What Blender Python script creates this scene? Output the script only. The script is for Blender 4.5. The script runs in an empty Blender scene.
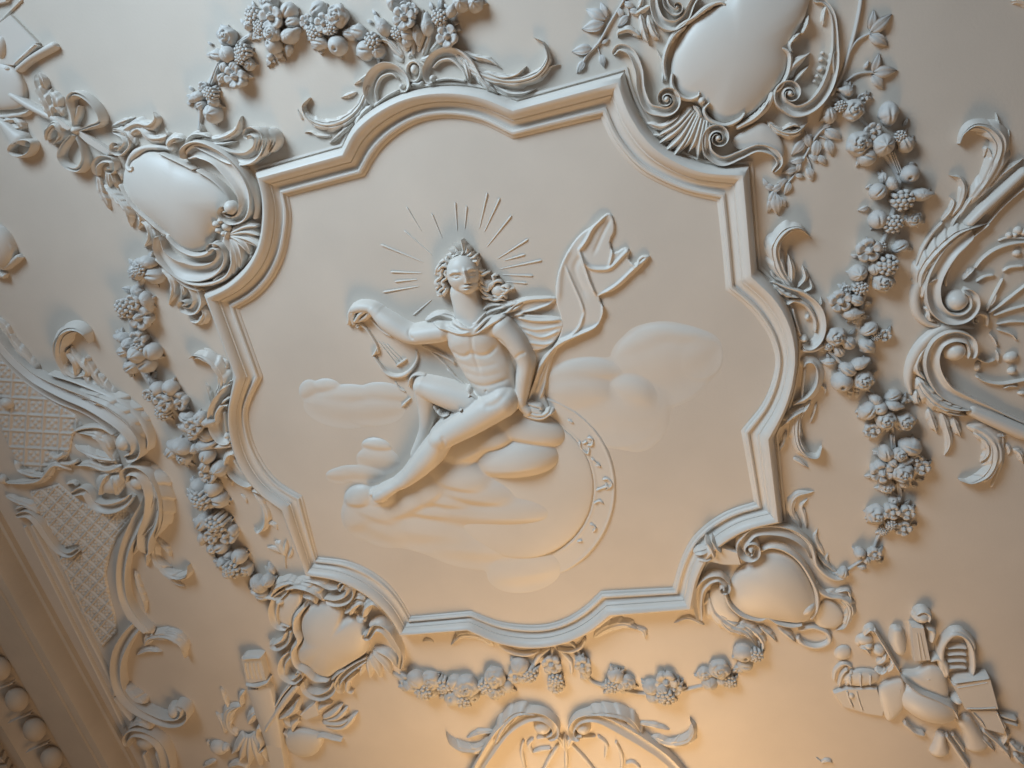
import bpy, math, random
import numpy as np
from mathutils import Matrix, Vector
PI = math.pi
scene = bpy.context.scene
COL = scene.collection

# ------------------------------------------------------------------ camera model
# the photograph's two vanishing points give focal length and tilt; the flat ceiling
# is 3 m above the camera, X runs along the room, Y across it, Z is up
FPX, DIST, CAMZ = 704.0, 3.0, 1.6
CEIL = CAMZ + DIST
_U = np.array([-2545., 463., FPX]); _V = np.array([585., 2146., FPX])
AX = -_U / np.linalg.norm(_U)
AY = _V - (_V @ AX) * AX; AY /= np.linalg.norm(AY)
AZ = np.cross(AX, AY)

def xy(px, py, h=0.0):
    """plan position (m) of the point seen at px,py that stands h metres proud of the ceiling"""
    px = np.asarray(px, float); py = np.asarray(py, float)
    dx, dy = px - 512, py - 384
    wx = dx * AX[0] + dy * AX[1] + FPX * AX[2]
    wy = dx * AY[0] + dy * AY[1] + FPX * AY[2]
    wz = dx * AZ[0] + dy * AZ[1] + FPX * AZ[2]
    k = (DIST - h) / wz
    return np.stack([wx * k, wy * k], -1)

def scl(px, py):
    px = np.asarray(px, float); py = np.asarray(py, float)
    a = xy(px, py); b = xy(px + 1, py) - a; c = xy(px, py + 1) - a
    return np.sqrt(np.abs(b[..., 0] * c[..., 1] - b[..., 1] * c[..., 0]))

FR = [0., 0., 1.]
def F(ox, oy, s):           # coordinates that follow are read off an enlargement
    FR[:] = [ox, oy, s]
def tp(pts):
    p = np.array([q[:2] for q in pts], float)
    return p / FR[2] + np.array(FR[:2])

# ------------------------------------------------------------------ materials
def plaster(name, col, rough=0.5, bump=0.25, scale=60., var=0.05):
    m = bpy.data.materials.new(name); m.use_nodes = True
    nt = m.node_tree; b = nt.nodes['Principled BSDF']
    tc = nt.nodes.new('ShaderNodeTexCoord')
    n1 = nt.nodes.new('ShaderNodeTexNoise'); n1.inputs['Scale'].default_value = 2.2; n1.inputs['Detail'].default_value = 5
    n2 = nt.nodes.new('ShaderNodeTexNoise'); n2.inputs['Scale'].default_value = scale; n2.inputs['Detail'].default_value = 4
    nt.links.new(tc.outputs['Object'], n1.inputs['Vector']); nt.links.new(tc.outputs['Object'], n2.inputs['Vector'])
    r = nt.nodes.new('ShaderNodeValToRGB')
    r.color_ramp.elements[0].position = .3; r.color_ramp.elements[1].position = .7
    r.color_ramp.elements[0].color = (*[c * (1 - var) for c in col], 1)
    r.color_ramp.elements[1].color = (*[min(1, c * (1 + var)) for c in col], 1)
    nt.links.new(n1.outputs['Fac'], r.inputs['Fac']); nt.links.new(r.outputs['Color'], b.inputs['Base Color'])
    b.inputs['Roughness'].default_value = rough
    b.inputs['Specular IOR Level'].default_value = 0.35
    bp = nt.nodes.new('ShaderNodeBump'); bp.inputs['Strength'].default_value = bump; bp.inputs['Distance'].default_value = 0.002
    nt.links.new(n2.outputs['Fac'], bp.inputs['Height']); nt.links.new(bp.outputs['Normal'], b.inputs['Normal'])
    return m
M_CEIL = plaster('painted_ceiling_plaster', (.615, .548, .475), .55, .3, 90.)
M_ORN = plaster('painted_ornament_plaster', (.64, .595, .54), .42, .2, 60.)
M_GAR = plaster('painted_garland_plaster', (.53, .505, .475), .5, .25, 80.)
M_FIG = plaster('fine_figure_plaster', (.65, .60, .54), .45, .12, 70.)
M_COR = plaster('rough_cornice_plaster', (.55, .48, .40), .7, .9, 45., .1)

# ------------------------------------------------------------------ objects
def put(o, parent=None):
    COL.objects.link(o)
    if parent: o.parent = parent
    return o
def thing(name, label, cat, at, group=None):
    o = bpy.data.objects.new(name, None); o.empty_display_size = .05
    p = xy(*at); o.location = (p[0], p[1], CEIL)
    o['label'] = label; o['category'] = cat
    if group: o['group'] = group
    return put(o)
def rootloc(o):
    l = Vector((0, 0, 0))
    while o is not None:
        l = l + o.location; o = o.parent
    return l
class MB:
    """mesh builder in plan metres: vertices are (X, Y, height proud of the ceiling)"""
    def __init__(s): s.v = []; s.f = []; s.n = 0
    def add(s, V, Fc):
        V = np.asarray(V, float); s.v.append(V)
        s.f += [tuple(i + s.n for i in f) for f in Fc]; s.n += len(V); return s
    def grid(s, G, closed_u=False, closed_v=False, flip=False):
        a, b = G.shape[:2]; Fc = []
        for i in range(a if closed_u else a - 1):
            i2 = (i + 1) % a
            for j in range(b if closed_v else b - 1):
                j2 = (j + 1) % b
                q = (i * b + j, i * b + j2, i2 * b + j2, i2 * b + j)
                Fc.append(q[::-1] if flip else q)
        return s.add(G.reshape(-1, 3), Fc)
def build(name, mb, mat, parent=None, sharp=55, **props):
    off = rootloc(parent) if parent else Vector((0, 0, CEIL))
    V = np.concatenate(mb.v) if mb.v else np.zeros((0, 3))
    W = np.empty_like(V); W[:, 0] = V[:, 0] - off.x; W[:, 1] = V[:, 1] - off.y; W[:, 2] = CEIL - V[:, 2] - off.z
    me = bpy.data.meshes.new(name); me.from_pydata(W.tolist(), [], mb.f); me.validate()
    import bmesh
    bm = bmesh.new(); bm.from_mesh(me); bmesh.ops.recalc_face_normals(bm, faces=bm.faces); bm.to_mesh(me); bm.free()
    me.polygons.foreach_set('use_smooth', [True] * len(me.polygons))
    if sharp: me.set_sharp_from_angle(angle=math.radians(sharp))
    me.materials.append(mat)
    o = bpy.data.objects.new(name, me)
    if not parent: o.location = off
    for k, v in props.items(): o[k] = v
    return put(o, parent)

# ------------------------------------------------------------------ curves
def spline(P, n, closed=False):
    P = np.asarray(P, float); m = len(P)
    if m == 2 and not closed:
        t = np.linspace(0, 1, n)[:, None]; return P[0] * (1 - t) + P[1] * t
    if closed: Q = np.vstack([P[-1], P, P[0], P[1]]); segs = m
    else: Q = np.vstack([2 * P[0] - P[1], P, 2 * P[-1] - P[-2]]); segs = m - 1
    t = np.linspace(0, segs, n, endpoint=not closed); i = np.minimum(t.astype(int), segs - 1); u = (t - i)[:, None]
    p0, p1, p2, p3 = Q[i], Q[i + 1], Q[i + 2], Q[i + 3]
    return .5 * (2 * p1 + (p2 - p0) * u + (2 * p0 - 5 * p1 + 4 * p2 - p3) * u * u + (3 * p1 - p0 - 3 * p2 + p3) * u ** 3)
def plen(P): return float(np.sum(np.hypot(*np.diff(P, axis=0).T)))
def resample(P, n):
    d = np.r_[0, np.cumsum(np.hypot(*np.diff(P, axis=0).T))]; t = np.linspace(0, d[-1], n)
    return np.stack([np.interp(t, d, P[:, k]) for k in range(P.shape[1])], -1), d[-1]
PROF = dict(
    round=[(-1, 0), (-.95, .35), (-.8, .65), (-.5, .9), (0, 1), (.5, .9), (.8, .65), (.95, .35), (1, 0)],
    cup=[(-1, 0), (-.98, .75), (-.85, 1), (-.68, .95), (-.5, .62), (0, .45), (.5, .62), (.68, .95), (.85, 1), (.98, .75), (1, 0)],
    cupl=[(-1, 0), (-.98, .8), (-.85, 1), (-.6, .95), (-.4, .6), (.1, .38), (.6, .3), (1, 0)],
    cupr=[(-1, 0), (-.6, .3), (-.1, .38), (.4, .6), (.6, .95), (.85, 1), (.98, .8), (1, 0)],
    bead=[(-1, 0), (-.97, .4), (-.85, .55), (-.62, .45), (-.5, .8), (0, 1), (.5, .8), (.62, .45), (.85, .55), (.97, .4), (1, 0)],
    ridge=[(-1, 0), (-.9, .35), (-.5, .62), (-.12, .9), (0, 1), (.12, .9), (.5, .62), (.9, .35), (1, 0)],
    vein=[(-1, 0), (-.92, .6), (-.5, 1), (-.12, .8), (0, .55), (.12, .8), (.5, 1), (.92, .6), (1, 0)],
    flat=[(-1, 0), (-.98, .8), (-.88, 1), (0, 1), (.88, 1), (.98, .8), (1, 0)],
    ropes=[(-1, 0), (-.95, .7), (-.75, 1), (-.5, .55), (-.25, .95), (0, .55), (.25, .95), (.5, .55), (.75, 1), (.95, .7), (1, 0)])

def spiral(E, T, side, r, turns, shrink=.16):
    n = side * np.array([-T[1], T[0]]); C = E + n * r
    a0 = math.atan2(*(E - C)[::-1]); k = max(8, int(turns * 26)); q = np.linspace(0, 1, k + 1)[1:]
    rr = r * (1 - (1 - shrink) * q ** .85); a = a0 + side * 2 * PI * turns * q
    return C + np.stack([np.cos(a), np.sin(a)], -1) * rr[:, None], C

def ribbon(mb, pts, w=3., h=4., prof='round', z=0., ends=(1, 1), v0=None, v1=None, boss=True, wave=0, tw=1., closed=False):
    """swept moulding. v0/v1 = (radius, side(+1 clockwise), turns) volutes at the start/end"""
    s = FR[2]; P = tp(pts); bosses = []
    n = max(6, int(plen(P) / 1.6)); Q = spline(P, n, closed)
    if not closed: Q, L = resample(Q, n)
    w = np.atleast_1d(np.asarray(w, float)) / s; h = np.atleast_1d(np.asarray(h, float)) / s
    t = np.linspace(0, 1, n); W = np.interp(t, np.linspace(0, 1, len(w)), w); H = np.interp(t, np.linspace(0, 1, len(h)), h)
    zz = np.atleast_1d(np.asarray(z, float)) / s; Zb = np.interp(t, np.linspace(0, 1, len(zz)), zz)
    for which, v in ((1, v1), (0, v0)):
        if not v: continue
        if which == 0: Q = Q[::-1]; W = W[::-1]; H = H[::-1]; Zb = Zb[::-1]
        T = Q[-1] - Q[-3]; T /= np.hypot(*T)
        S, C = spiral(Q[-1], T, v[1], v[0] / s, v[2])
        m = len(S); q = np.linspace(0, 1, m)
        Q = np.vstack([Q, S]); W = np.r_[W, W[-1] * (1 - .62 * q)]; H = np.r_[H, H[-1] * (1 + .25 * q)]; Zb = np.r_[Zb, Zb[-1] + 0 * q]
        bosses.append((C, v[0] / s * .3, H[-1] * 1.15 + Zb[-1]))
        if which == 0: Q = Q[::-1]; W = W[::-1]; H = H[::-1]; Zb = Zb[::-1]
    n = len(Q); sc = scl(Q[:, 0], Q[:, 1]); d = np.r_[0, np.cumsum(np.hypot(*np.diff(Q, axis=0).T))]; L = d[-1]
    if wave: H = H * (1 + .12 * np.sin(d / L * 2 * PI * wave)); W = W * (1 + .1 * np.sin(d / L * 2 * PI * wave))
    if not closed:
        for k, e in enumerate(ends):
            if not e: continue
            dd = d if k == 0 else L - d; l = max(W[0 if k == 0 else -1] * 1.2 * e, 1.)
            g = np.sqrt(np.clip(1 - (1 - np.minimum(dd / l, 1)) ** 2, 0.0006, 1)); W = W * g; H = H * (.35 + .65 * g)
    A = xy(Q[:, 0], Q[:, 1], (H * .5 + Zb) * sc)
    if closed: Tn = np.roll(A, -1, 0) - np.roll(A, 1, 0)
    else: Tn = np.gradient(A, axis=0)
    Tn /= np.maximum(np.hypot(*Tn.T), 1e-9)[:, None]; N = np.stack([-Tn[:, 1], Tn[:, 0]], -1)
    pr = PROF[prof] if isinstance(prof, str) else prof
    G = np.zeros((n, len(pr) + 2, 3))
    for j, (u, f) in enumerate([(pr[0][0], None)] + list(pr) + [(pr[-1][0], None)]):
        G[:, j, :2] = A + N * (u * W * sc)[:, None]
        G[:, j, 2] = -.004 if f is None else np.maximum((Zb + f * H) * sc, .0)
    mb.grid(G, closed_u=closed)
    if boss:
        for C, r, hh in bosses: _dome(mb, C, r, r, 0, hh)
    return mb

def _dome(mb, C, rx, ry, rot, h, z=0., p=2., nr=6, na=18):
    sc = float(scl(*C)); c0 = xy(C[0], C[1], (z + h * .5) * sc); ax = np.array([math.cos(rot), math.sin(rot)])
    e = xy(C[0] + ax[0], C[1] + ax[1], (z + h * .5) * sc) - c0; rt = math.atan2(e[1], e[0])
    V = [(c0[0], c0[1], (z + h) * sc)]; Fc = []
    for i in range(1, nr + 1):
        q = math.sin(i / nr * PI / 2)
        for a in range(na):
            t = 2 * PI * a / na; x, y = math.cos(t) * rx * q * sc, math.sin(t) * ry * q * sc
            V.append((c0[0] + x * math.cos(rt) - y * math.sin(rt), c0[1] + x * math.sin(rt) + y * math.cos(rt), (z + h * max(0, 1 - q ** p) ** (1 / p)) * sc if i < nr else z * sc - .004))
    for a in range(na): Fc.append((0, 1 + a, 1 + (a + 1) % na))
    for i in range(1, nr):
        for a in range(na):
            b = (a + 1) % na; Fc.append((1 + (i - 1) * na + a, 1 + i * na + a, 1 + i * na + b, 1 + (i - 1) * na + b))
    mb.add(V, Fc)
def dome(mb, c, rx, ry=None, h=None, rot=0., z=0., p=2.):
    s = FR[2]; ry = ry or rx; h = rx if h is None else h
    _dome(mb, tp([c])[0], rx / s, ry / s, math.radians(rot), h / s, z / s, p); return mb

def leaf(mb, pts, w=8., h=6., lobes=5, z=0., ribs=2.5, curl=0., base=.35):
    """acanthus leaf: pts from root to tip, serrated margin, fluted surface, tip that lifts"""
    s = FR[2]; P = tp(pts); n = max(14, int(plen(P) / 1.1), lobes * 6); Q, L = resample(spline(P, n * 2), n)
    t = np.linspace(0, 1, n); w = w / s; h = h / s; z = z / s
    env = (base + (1 - base) * np.sin(PI * np.minimum(t / .9, 1) ** .75) ** .8) * np.clip((1 - t) * 3.2, .03, 1) ** .7
    ph = (t * lobes + .3) % 1. if lobes else 0 * t
    sc_ = np.where(ph < .74, (ph / .74) ** .8, np.clip((1 - ph) / .26, 0, 1) ** .7) if lobes else 1 + 0 * t   # lobes that lean to the tip
    W = w * env * ((.78 + .26 * sc_) if lobes else 1)
    Hh = h * (.6 + .4 * np.sin(PI * t * .9)) * np.clip((1 - t) * 6 + .35, 0, 1) * np.clip(t * 8 + .4, 0, 1)
    rip = .3 * (1 - sc_)
    Hh = Hh + curl / s * t ** 2
    ribs = min(ribs, 1.5 if w < 6 else 2.)
    sc = scl(Q[:, 0], Q[:, 1]); A = xy(Q[:, 0], Q[:, 1], (Hh * .5 + z) * sc)
    T = np.gradient(A, axis=0); T /= np.maximum(np.hypot(*T.T), 1e-9)[:, None]; N = np.stack([-T[:, 1], T[:, 0]], -1)
    U = np.linspace(-1, 1, 15); G = np.zeros((n, 17, 3))
    for j in range(17):
        u = U[min(max(j - 1, 0), 14)]
        f = (1 - abs(u) ** 2.4) * .74 + .26 * abs(math.cos(ribs * PI * u)) * (1 - abs(u) ** 6)
        sweep = abs(u) ** 2 * W * 1.2 * sc if lobes else 0 * W        # lobes point forward
        G[:, j, :2] = A + N * (u * W * sc)[:, None] + T * sweep[:, None]
        G[:, j, 2] = -.004 if j in (0, 16) else np.maximum((z + Hh * f * (1 - rip * abs(u) ** 1.2)) * sc, 0)
    return mb.grid(G)

def shield(mb, pts, h=10., z=0., p=2.2, rings=14, n=90, centre=None, dish=0., fn=None):
    """cushion over a closed outline"""
    s = FR[2]; P = tp(pts); Q = spline(P, n, True); C = tp([centre])[0] if centre else Q.mean(0)
    sc = float(scl(*C)); c0 = xy(C[0], C[1], h * .4 / s * sc); A = xy(Q[:, 0], Q[:, 1], z / s * sc)
    V = [(c0[0], c0[1], (z + h * (1 - dish)) / s * sc)]; Fc = []; rad = float(np.hypot(*(A - c0).T).min())
    for i in range(1, rings + 1):
        q = math.sin(i / rings * PI / 2)
        hh = (z + h * ((1 - q ** p) ** (1 / p) if i < rings else 0) * (1 - dish * (1 - q ** 2))) / s * sc
        for k in range(n):
            d = A[k] - c0; rr = float(np.hypot(*d)); m = rad * (1 - q) + rr * q if i < rings else rr
            V.append((*(c0 + d / rr * m * q), hh if i < rings else z / s * sc))
    for k in range(n): V.append((*A[k], -.004))
    for a in range(n): Fc.append((0, 1 + a, 1 + (a + 1) % n))
    for i in range(1, rings + 1):
        for a in range(n):
            b = (a + 1) % n; Fc.append((1 + (i - 1) * n + a, 1 + i * n + a, 1 + i * n + b, 1 + (i - 1) * n + b))
    return mb.add(V, Fc)

def plate(mb, pts, h=3., z=0., bevel=.8, sm=False):
    """flat polygonal piece with a bevelled rim, outline as given"""
    s = FR[2]; P = tp(pts)
    if sm: P = spline(P, 60, True)
    C = P.mean(0); sc = float(scl(*C)); hh = (z + h) / s * sc
    A = xy(P[:, 0], P[:, 1], hh * .5); c = A.mean(0); n = len(A); k = 1 - bevel / max(1., float(np.hypot(*(P - C).T).mean()))
    V = [(*a, -.004) for a in A] + [(*a, hh * .8) for a in A] + [(*(c + (a - c) * k), hh) for a in A] + [(*c, hh)]
    Fc = []
    for i in range(n):
        j = (i + 1) % n; Fc += [(i, j, n + j, n + i), (n + i, n + j, 2 * n + j, 2 * n + i), (2 * n + i, 2 * n + j, 3 * n)]
    return mb.add(V, Fc)

# ------------------------------------------------------------------ relief by height field
def relief(mb, x0, y0, x1, y1, fn, step=.7, hm=0., cut=.05, base=-.004):
    """fn(X, Y) -> heights (photo pixels) on a grid in photo pixels; parts of it below cut are left open"""
    xs = np.arange(x0, x1 + step, step); ys = np.arange(y0, y1 + step, step); Xg, Yg = np.meshgrid(xs, ys)
    Hh = fn(Xg, Yg); sc = scl(Xg, Yg); A = xy(Xg, Yg, hm * sc)
    on = Hh > cut; a, b = Hh.shape
    q = on[:-1, :-1] | on[1:, :-1] | on[:-1, 1:] | on[1:, 1:]
    use = np.zeros_like(on); use[:-1, :-1] |= q; use[1:, :-1] |= q; use[:-1, 1:] |= q; use[1:, 1:] |= q
    idx = -np.ones(on.shape, int); idx[use] = np.arange(use.sum())
    Zh = np.where(on, Hh * sc, base)
    V = np.stack([A[..., 0][use], A[..., 1][use], Zh[use]], -1)
    ii, jj = np.nonzero(q)
    Fc = np.stack([idx[ii, jj], idx[ii, jj + 1], idx[ii + 1, jj + 1], idx[ii + 1, jj]], -1)
    return mb.add(V, [tuple(r) for r in Fc.tolist()])
def smax(a, b, k=1.5):
    h = np.clip(.5 + .5 * (a - b) / k, 0, 1); return b * (1 - h) + a * h + k * h * (1 - h)
def cap(X, Y, a, b, ra, rb, za=0., zb=0., fl=1.):
    """tapered limb from a to b; fl flattens it"""
    ax, ay = a; dx, dy = b[0] - ax, b[1] - ay; L2 = dx * dx + dy * dy + 1e-9
    t = np.clip(((X - ax) * dx + (Y - ay) * dy) / L2, 0, 1); r = ra + (rb - ra) * t; d = np.hypot(X - ax - t * dx, Y - ay - t * dy)
    q = d / r; z = za + (zb - za) * t
    return np.where(q < 1, z + fl * r * np.sqrt(np.clip(1 - q * q, 0, 1)), z - (q - 1) * r * 4)
def ell(X, Y, c, rx, ry, rot=0., h=None, z=0., p=2.):
    a = math.radians(rot); u = ((X - c[0]) * math.cos(a) + (Y - c[1]) * math.sin(a)) / rx; v = (-(X - c[0]) * math.sin(a) + (Y - c[1]) * math.cos(a)) / ry
    q = np.hypot(u, v); h = min(rx, ry) if h is None else h
    return np.where(q < 1, z + h * np.clip(1 - q ** p, 0, 1) ** (1 / p), z - (q - 1) * min(rx, ry) * 4)
def gau(X, Y, c, rx, ry, rot=0., h=1.):
    a = math.radians(rot); u = ((X - c[0]) * math.cos(a) + (Y - c[1]) * math.sin(a)) / rx; v = (-(X - c[0]) * math.sin(a) + (Y - c[1]) * math.cos(a)) / ry
    return h * np.exp(-(u * u + v * v))
def segd(X, Y, pts, rad=None):
    """distance to a smooth polyline, and the parameter along it"""
    P = spline(np.array(pts, float), max(8, int(plen(np.array(pts, float)) / 2.5)))
    best = np.full(X.shape, 1e9); tt = np.zeros(X.shape); m = len(P) - 1
    for i in range(m):
        ax, ay = P[i]; dx, dy = P[i + 1] - P[i]; t = np.clip(((X - ax) * dx + (Y - ay) * dy) / (dx * dx + dy * dy + 1e-9), 0, 1)
        d = np.hypot(X - ax - t * dx, Y - ay - t * dy); k = d < best; best = np.where(k, d, best); tt = np.where(k, (i + t) / m, tt)
    return best, tt
def inpoly(X, Y, pts, sm=True):
    """signed distance-like field: positive inside the outline (pixels to the edge)"""
    P = spline(np.array(pts, float), 80, True) if sm else np.array(pts, float)
    ins = np.zeros(X.shape, bool); dist = np.full(X.shape, 1e9); n = len(P)
    for i in range(n):
        x1, y1 = P[i]; x2, y2 = P[(i + 1) % n]
        c = ((y1 > Y) != (y2 > Y)) & (X < (x2 - x1) * (Y - y1) / (y2 - y1 + 1e-12) + x1); ins ^= c
        dx, dy = x2 - x1, y2 - y1; t = np.clip(((X - x1) * dx + (Y - y1) * dy) / (dx * dx + dy * dy + 1e-9), 0, 1)
        dist = np.minimum(dist, np.hypot(X - x1 - t * dx, Y - y1 - t * dy))
    return np.where(ins, dist, -dist)
# ------------------------------------------------------------------ camera, light, room
cam = bpy.data.cameras.new('camera'); co = put(bpy.data.objects.new('camera', cam))
cam.sensor_width = 36; cam.lens = FPX / 1024 * 36; cam.clip_start = .05
R = Matrix(((AX[0], -AX[1], -AX[2]), (AY[0], -AY[1], -AY[2]), (AZ[0], -AZ[1], -AZ[2])))
co.matrix_world = Matrix.Translation((0, 0, CAMZ)) @ R.to_4x4()
scene.camera = co
def area(name, loc, target, size, energy, col, sy=None, spread=180):
    l = bpy.data.lights.new(name, 'AREA'); l.energy = energy; l.color = col; l.shape = 'RECTANGLE'; l.size = size; l.size_y = sy or size; l.spread = math.radians(spread)
    o = put(bpy.data.objects.new(name, l)); o.location = loc
    o.rotation_euler = (Vector(target) - Vector(loc)).to_track_quat('-Z', 'Y').to_euler(); return o
def lamp(name, loc, energy, col, r=.12):
    l = bpy.data.lights.new(name, 'POINT'); l.energy = energy; l.color = col; l.shadow_soft_size = r
    o = put(bpy.data.objects.new(name, l)); o.location = loc; return o
def spot(name, loc, target, energy, col, ang, r=.5):
    l = bpy.data.lights.new(name, 'SPOT'); l.energy = energy; l.color = col; l.shadow_soft_size = r; l.spot_size = math.radians(ang); l.spot_blend = 1.
    o = put(bpy.data.objects.new(name, l)); o.location = loc; o.rotation_euler = (Vector(target) - Vector(loc)).to_track_quat('-Z', 'Y').to_euler(); return o
EN = [58, 740, 50, 24, 245, .16]
area('window_daylight', (-3.3, -3.7, 1.9), (0.2, 0.9, CEIL), 2.4, EN[0], (.58, .80, 1.), 1.8, 110)
spot('added_cool_spot', (-2.4, -4.0, 1.8), (-.6, .7, CEIL), EN[1], (.66, .845, 1.), 66, 1.1)  # added spot: gathers cool light mid-ceiling so the sides fall off
lamp('chandelier_bulbs', (-.7, 4.2, CEIL - 2.3), EN[2], (1., .60, .28), .8)
area('warm_lamps', (-.8, 5.8, 1.9), (-.8, 1.2, CEIL), 2.2, EN[3], (1., .60, .30), 1.6, 120)
spot('added_warm_spot', (-1.2, 4.9, CEIL - 2.2), (-1.15, 3.0, CEIL), EN[4], (1., .66, .30), 88, 1.1)  # unseen extra spot, put in for the warm bright patch at bottom centre
w = bpy.data.worlds.new('room_air'); scene.world = w; w.use_nodes = True
w.node_tree.nodes['Background'].inputs[0].default_value = (.62, .52, .44, 1); w.node_tree.nodes['Background'].inputs[1].default_value = EN[5]
vs = scene.view_settings; vs.view_transform = 'Standard'; vs.look = 'None'; vs.gamma = 1; vs.use_curve_mapping = False; vs.exposure = .2

# the ceiling slab
mb = MB(); x0, x1, y0, y1 = -6.2, 4.2, -3.4, 5.6
n = 40; gx = np.linspace(x0, x1, n); gy = np.linspace(y0, y1, n); G = np.zeros((n, n, 3)); G[..., 0] = gx[:, None]; G[..., 1] = gy[None]
mb.grid(G)
mb.add([(x0, y0, -.15), (x1, y0, -.15), (x1, y1, -.15), (x0, y1, -.15), (x0, y0, 0), (x1, y0, 0), (x1, y1, 0), (x0, y1, 0)],
       [(0, 1, 2, 3), (0, 1, 5, 4), (1, 2, 6, 5), (2, 3, 7, 6), (3, 0, 4, 7)])
build('ceiling', mb, M_CEIL, sharp=None, kind='structure')

# ------------------------------------------------------------------ medallion frame: outer / inner outline, corner to corner
segs = [
 ([(255,168),(341,144)], [(288.5,196),(364.5,176)]),
 ([(341,144),(353,121),(375,103),(408,88),(448,82),(485,86),(517,97.5)], [(364.5,176),(379,152),(398,134),(421,122),(448,118),(480,123),(512.6,138.8)]),
 ([(517,97.5),(627,66.7)], [(512.6,138.8),(600.5,117.7)]),
 ([(627,66.7),(636,97),(654,128),(678,148),(711,161),(752.5,161.3)], [(600.5,117.7),(614,144.5),(636,169.5),(662,184.5),(688,194.5),(717,201)]),
 ([(752.5,161.3),(756.5,213),(760.6,266)], [(717,201),(722,246),(726,290)]),
 ([(760.6,266),(781,287),(794,310),(800,338),(799,370),(792,402),(778,435)], [(726,290),(749,309),(764,328),(773,347),(775,368),(764,401),(741,430.5)]),
 ([(778,435),(786,520.6)], [(741,430.5),(754,502)]),
 ([(786,520.6),(759,526),(736,536),(714,554),(702,577),(697,607)], [(754,502),(727,511),(705,525),(690,541),(680,562),(672.5,587.5)]),
 ([(697,607),(614.5,614.7)], [(672.5,587.5),(601,591)]),
 ([(614.5,614.7),(592,631),(566,641.5),(534.7,646),(501,641),(469.6,627)], [(601,591),(584,607),(563,619.5),(538,625),(502,622),(471,611)]),
 ([(469.6,627),(401,632.6)], [(471,611),(411,616.5)]),
 ([(401,632.6),(391,615),(375,599.5),(358,588),(335,578),(308,573)], [(411,616.5),(403,602),(389,584),(369,569.5),(345.6,560.5),(318,557)]),
 ([(308,573),(281.4,507.7)], [(318,557),(302.5,496)]),
 ([(281.4,507.7),(259,490),(242,467),(233,441),(229.5,410),(234,371.6)], [(302.5,496),(280,482),(264,463),(252,437),(248.5,408),(263,376)]),
 ([(234,371.6),(203.4,289.4)], [(263,376),(238.5,308)]),
 ([(203.4,289.4),(226,279),(245,263),(257,243),(262,218),(261,190),(255,168)], [(238.5,308),(258,296),(274,278),(285,255),(290.5,229),(291.5,212),(288.5,196)]),
]
FR[:] = [0, 0, 1]
prof = [(0, -.3), (0, .10), (.06, .12), (.075, .03), (.105, .03), (.12, .22), (.15, .42), (.19, .60), (.25, .77), (.32, .84), (.39, .80), (.46, .68), (.52, .50), (.53, .40), (.57, .385), (.58, .30), (.64, .20), (.71, .14), (.78, .15), (.79, .24), (.84, .30), (.89, .27), (.915, .19), (.92, .12), (.97, .09), (1, .03), (1, -.3)]
mb = MB(); rows = []
for so, si in segs:
    O = spline(np.array(so, float), 2 if len(so) == 2 else 26); I = spline(np.array(si, float), 2 if len(si) == 2 else 26)
    if len(so) > 2: O, _ = resample(O, 26); I, _ = resample(I, 26)
    else: O, _ = resample(O, 6); I, _ = resample(I, 6)
    a = xy(O[:, 0], O[:, 1]); b = xy(I[:, 0], I[:, 1]); rows += [(p, q) for p, q in zip(a[:-1], b[:-1])]
FH = .078
G = np.array([[(*(p * (1 - u) + q * u), f * FH) for u, f in prof] for p, q in rows])
mb.grid(G, closed_u=True)
fr = thing('medallion_frame', 'large lobed and stepped moulded frame around the seated figure relief', 'moulding', (500, 386))
build('frame_moulding', mb, M_ORN, fr, sharp=38)
# ------------------------------------------------------------------ the seated figure in relief
def cx(ox, oy, s): return lambda x, y: (ox + x / s, oy + y / s)
c1 = cx(335, 290, 6.4); c2 = cx(425, 230, 7.68); c3 = cx(400, 370, 6.4); c4 = cx(490, 310, 6.4); c5 = cx(330, 450, 6.4)
c6 = cx(480, 400, 6.4); c7 = cx(540, 320, 5.12); c8 = cx(280, 360, 5.12); c9 = cx(380, 230, 5.12); c0 = cx(500, 200, 4.267)
FR[:] = [0, 0, 1]

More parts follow.
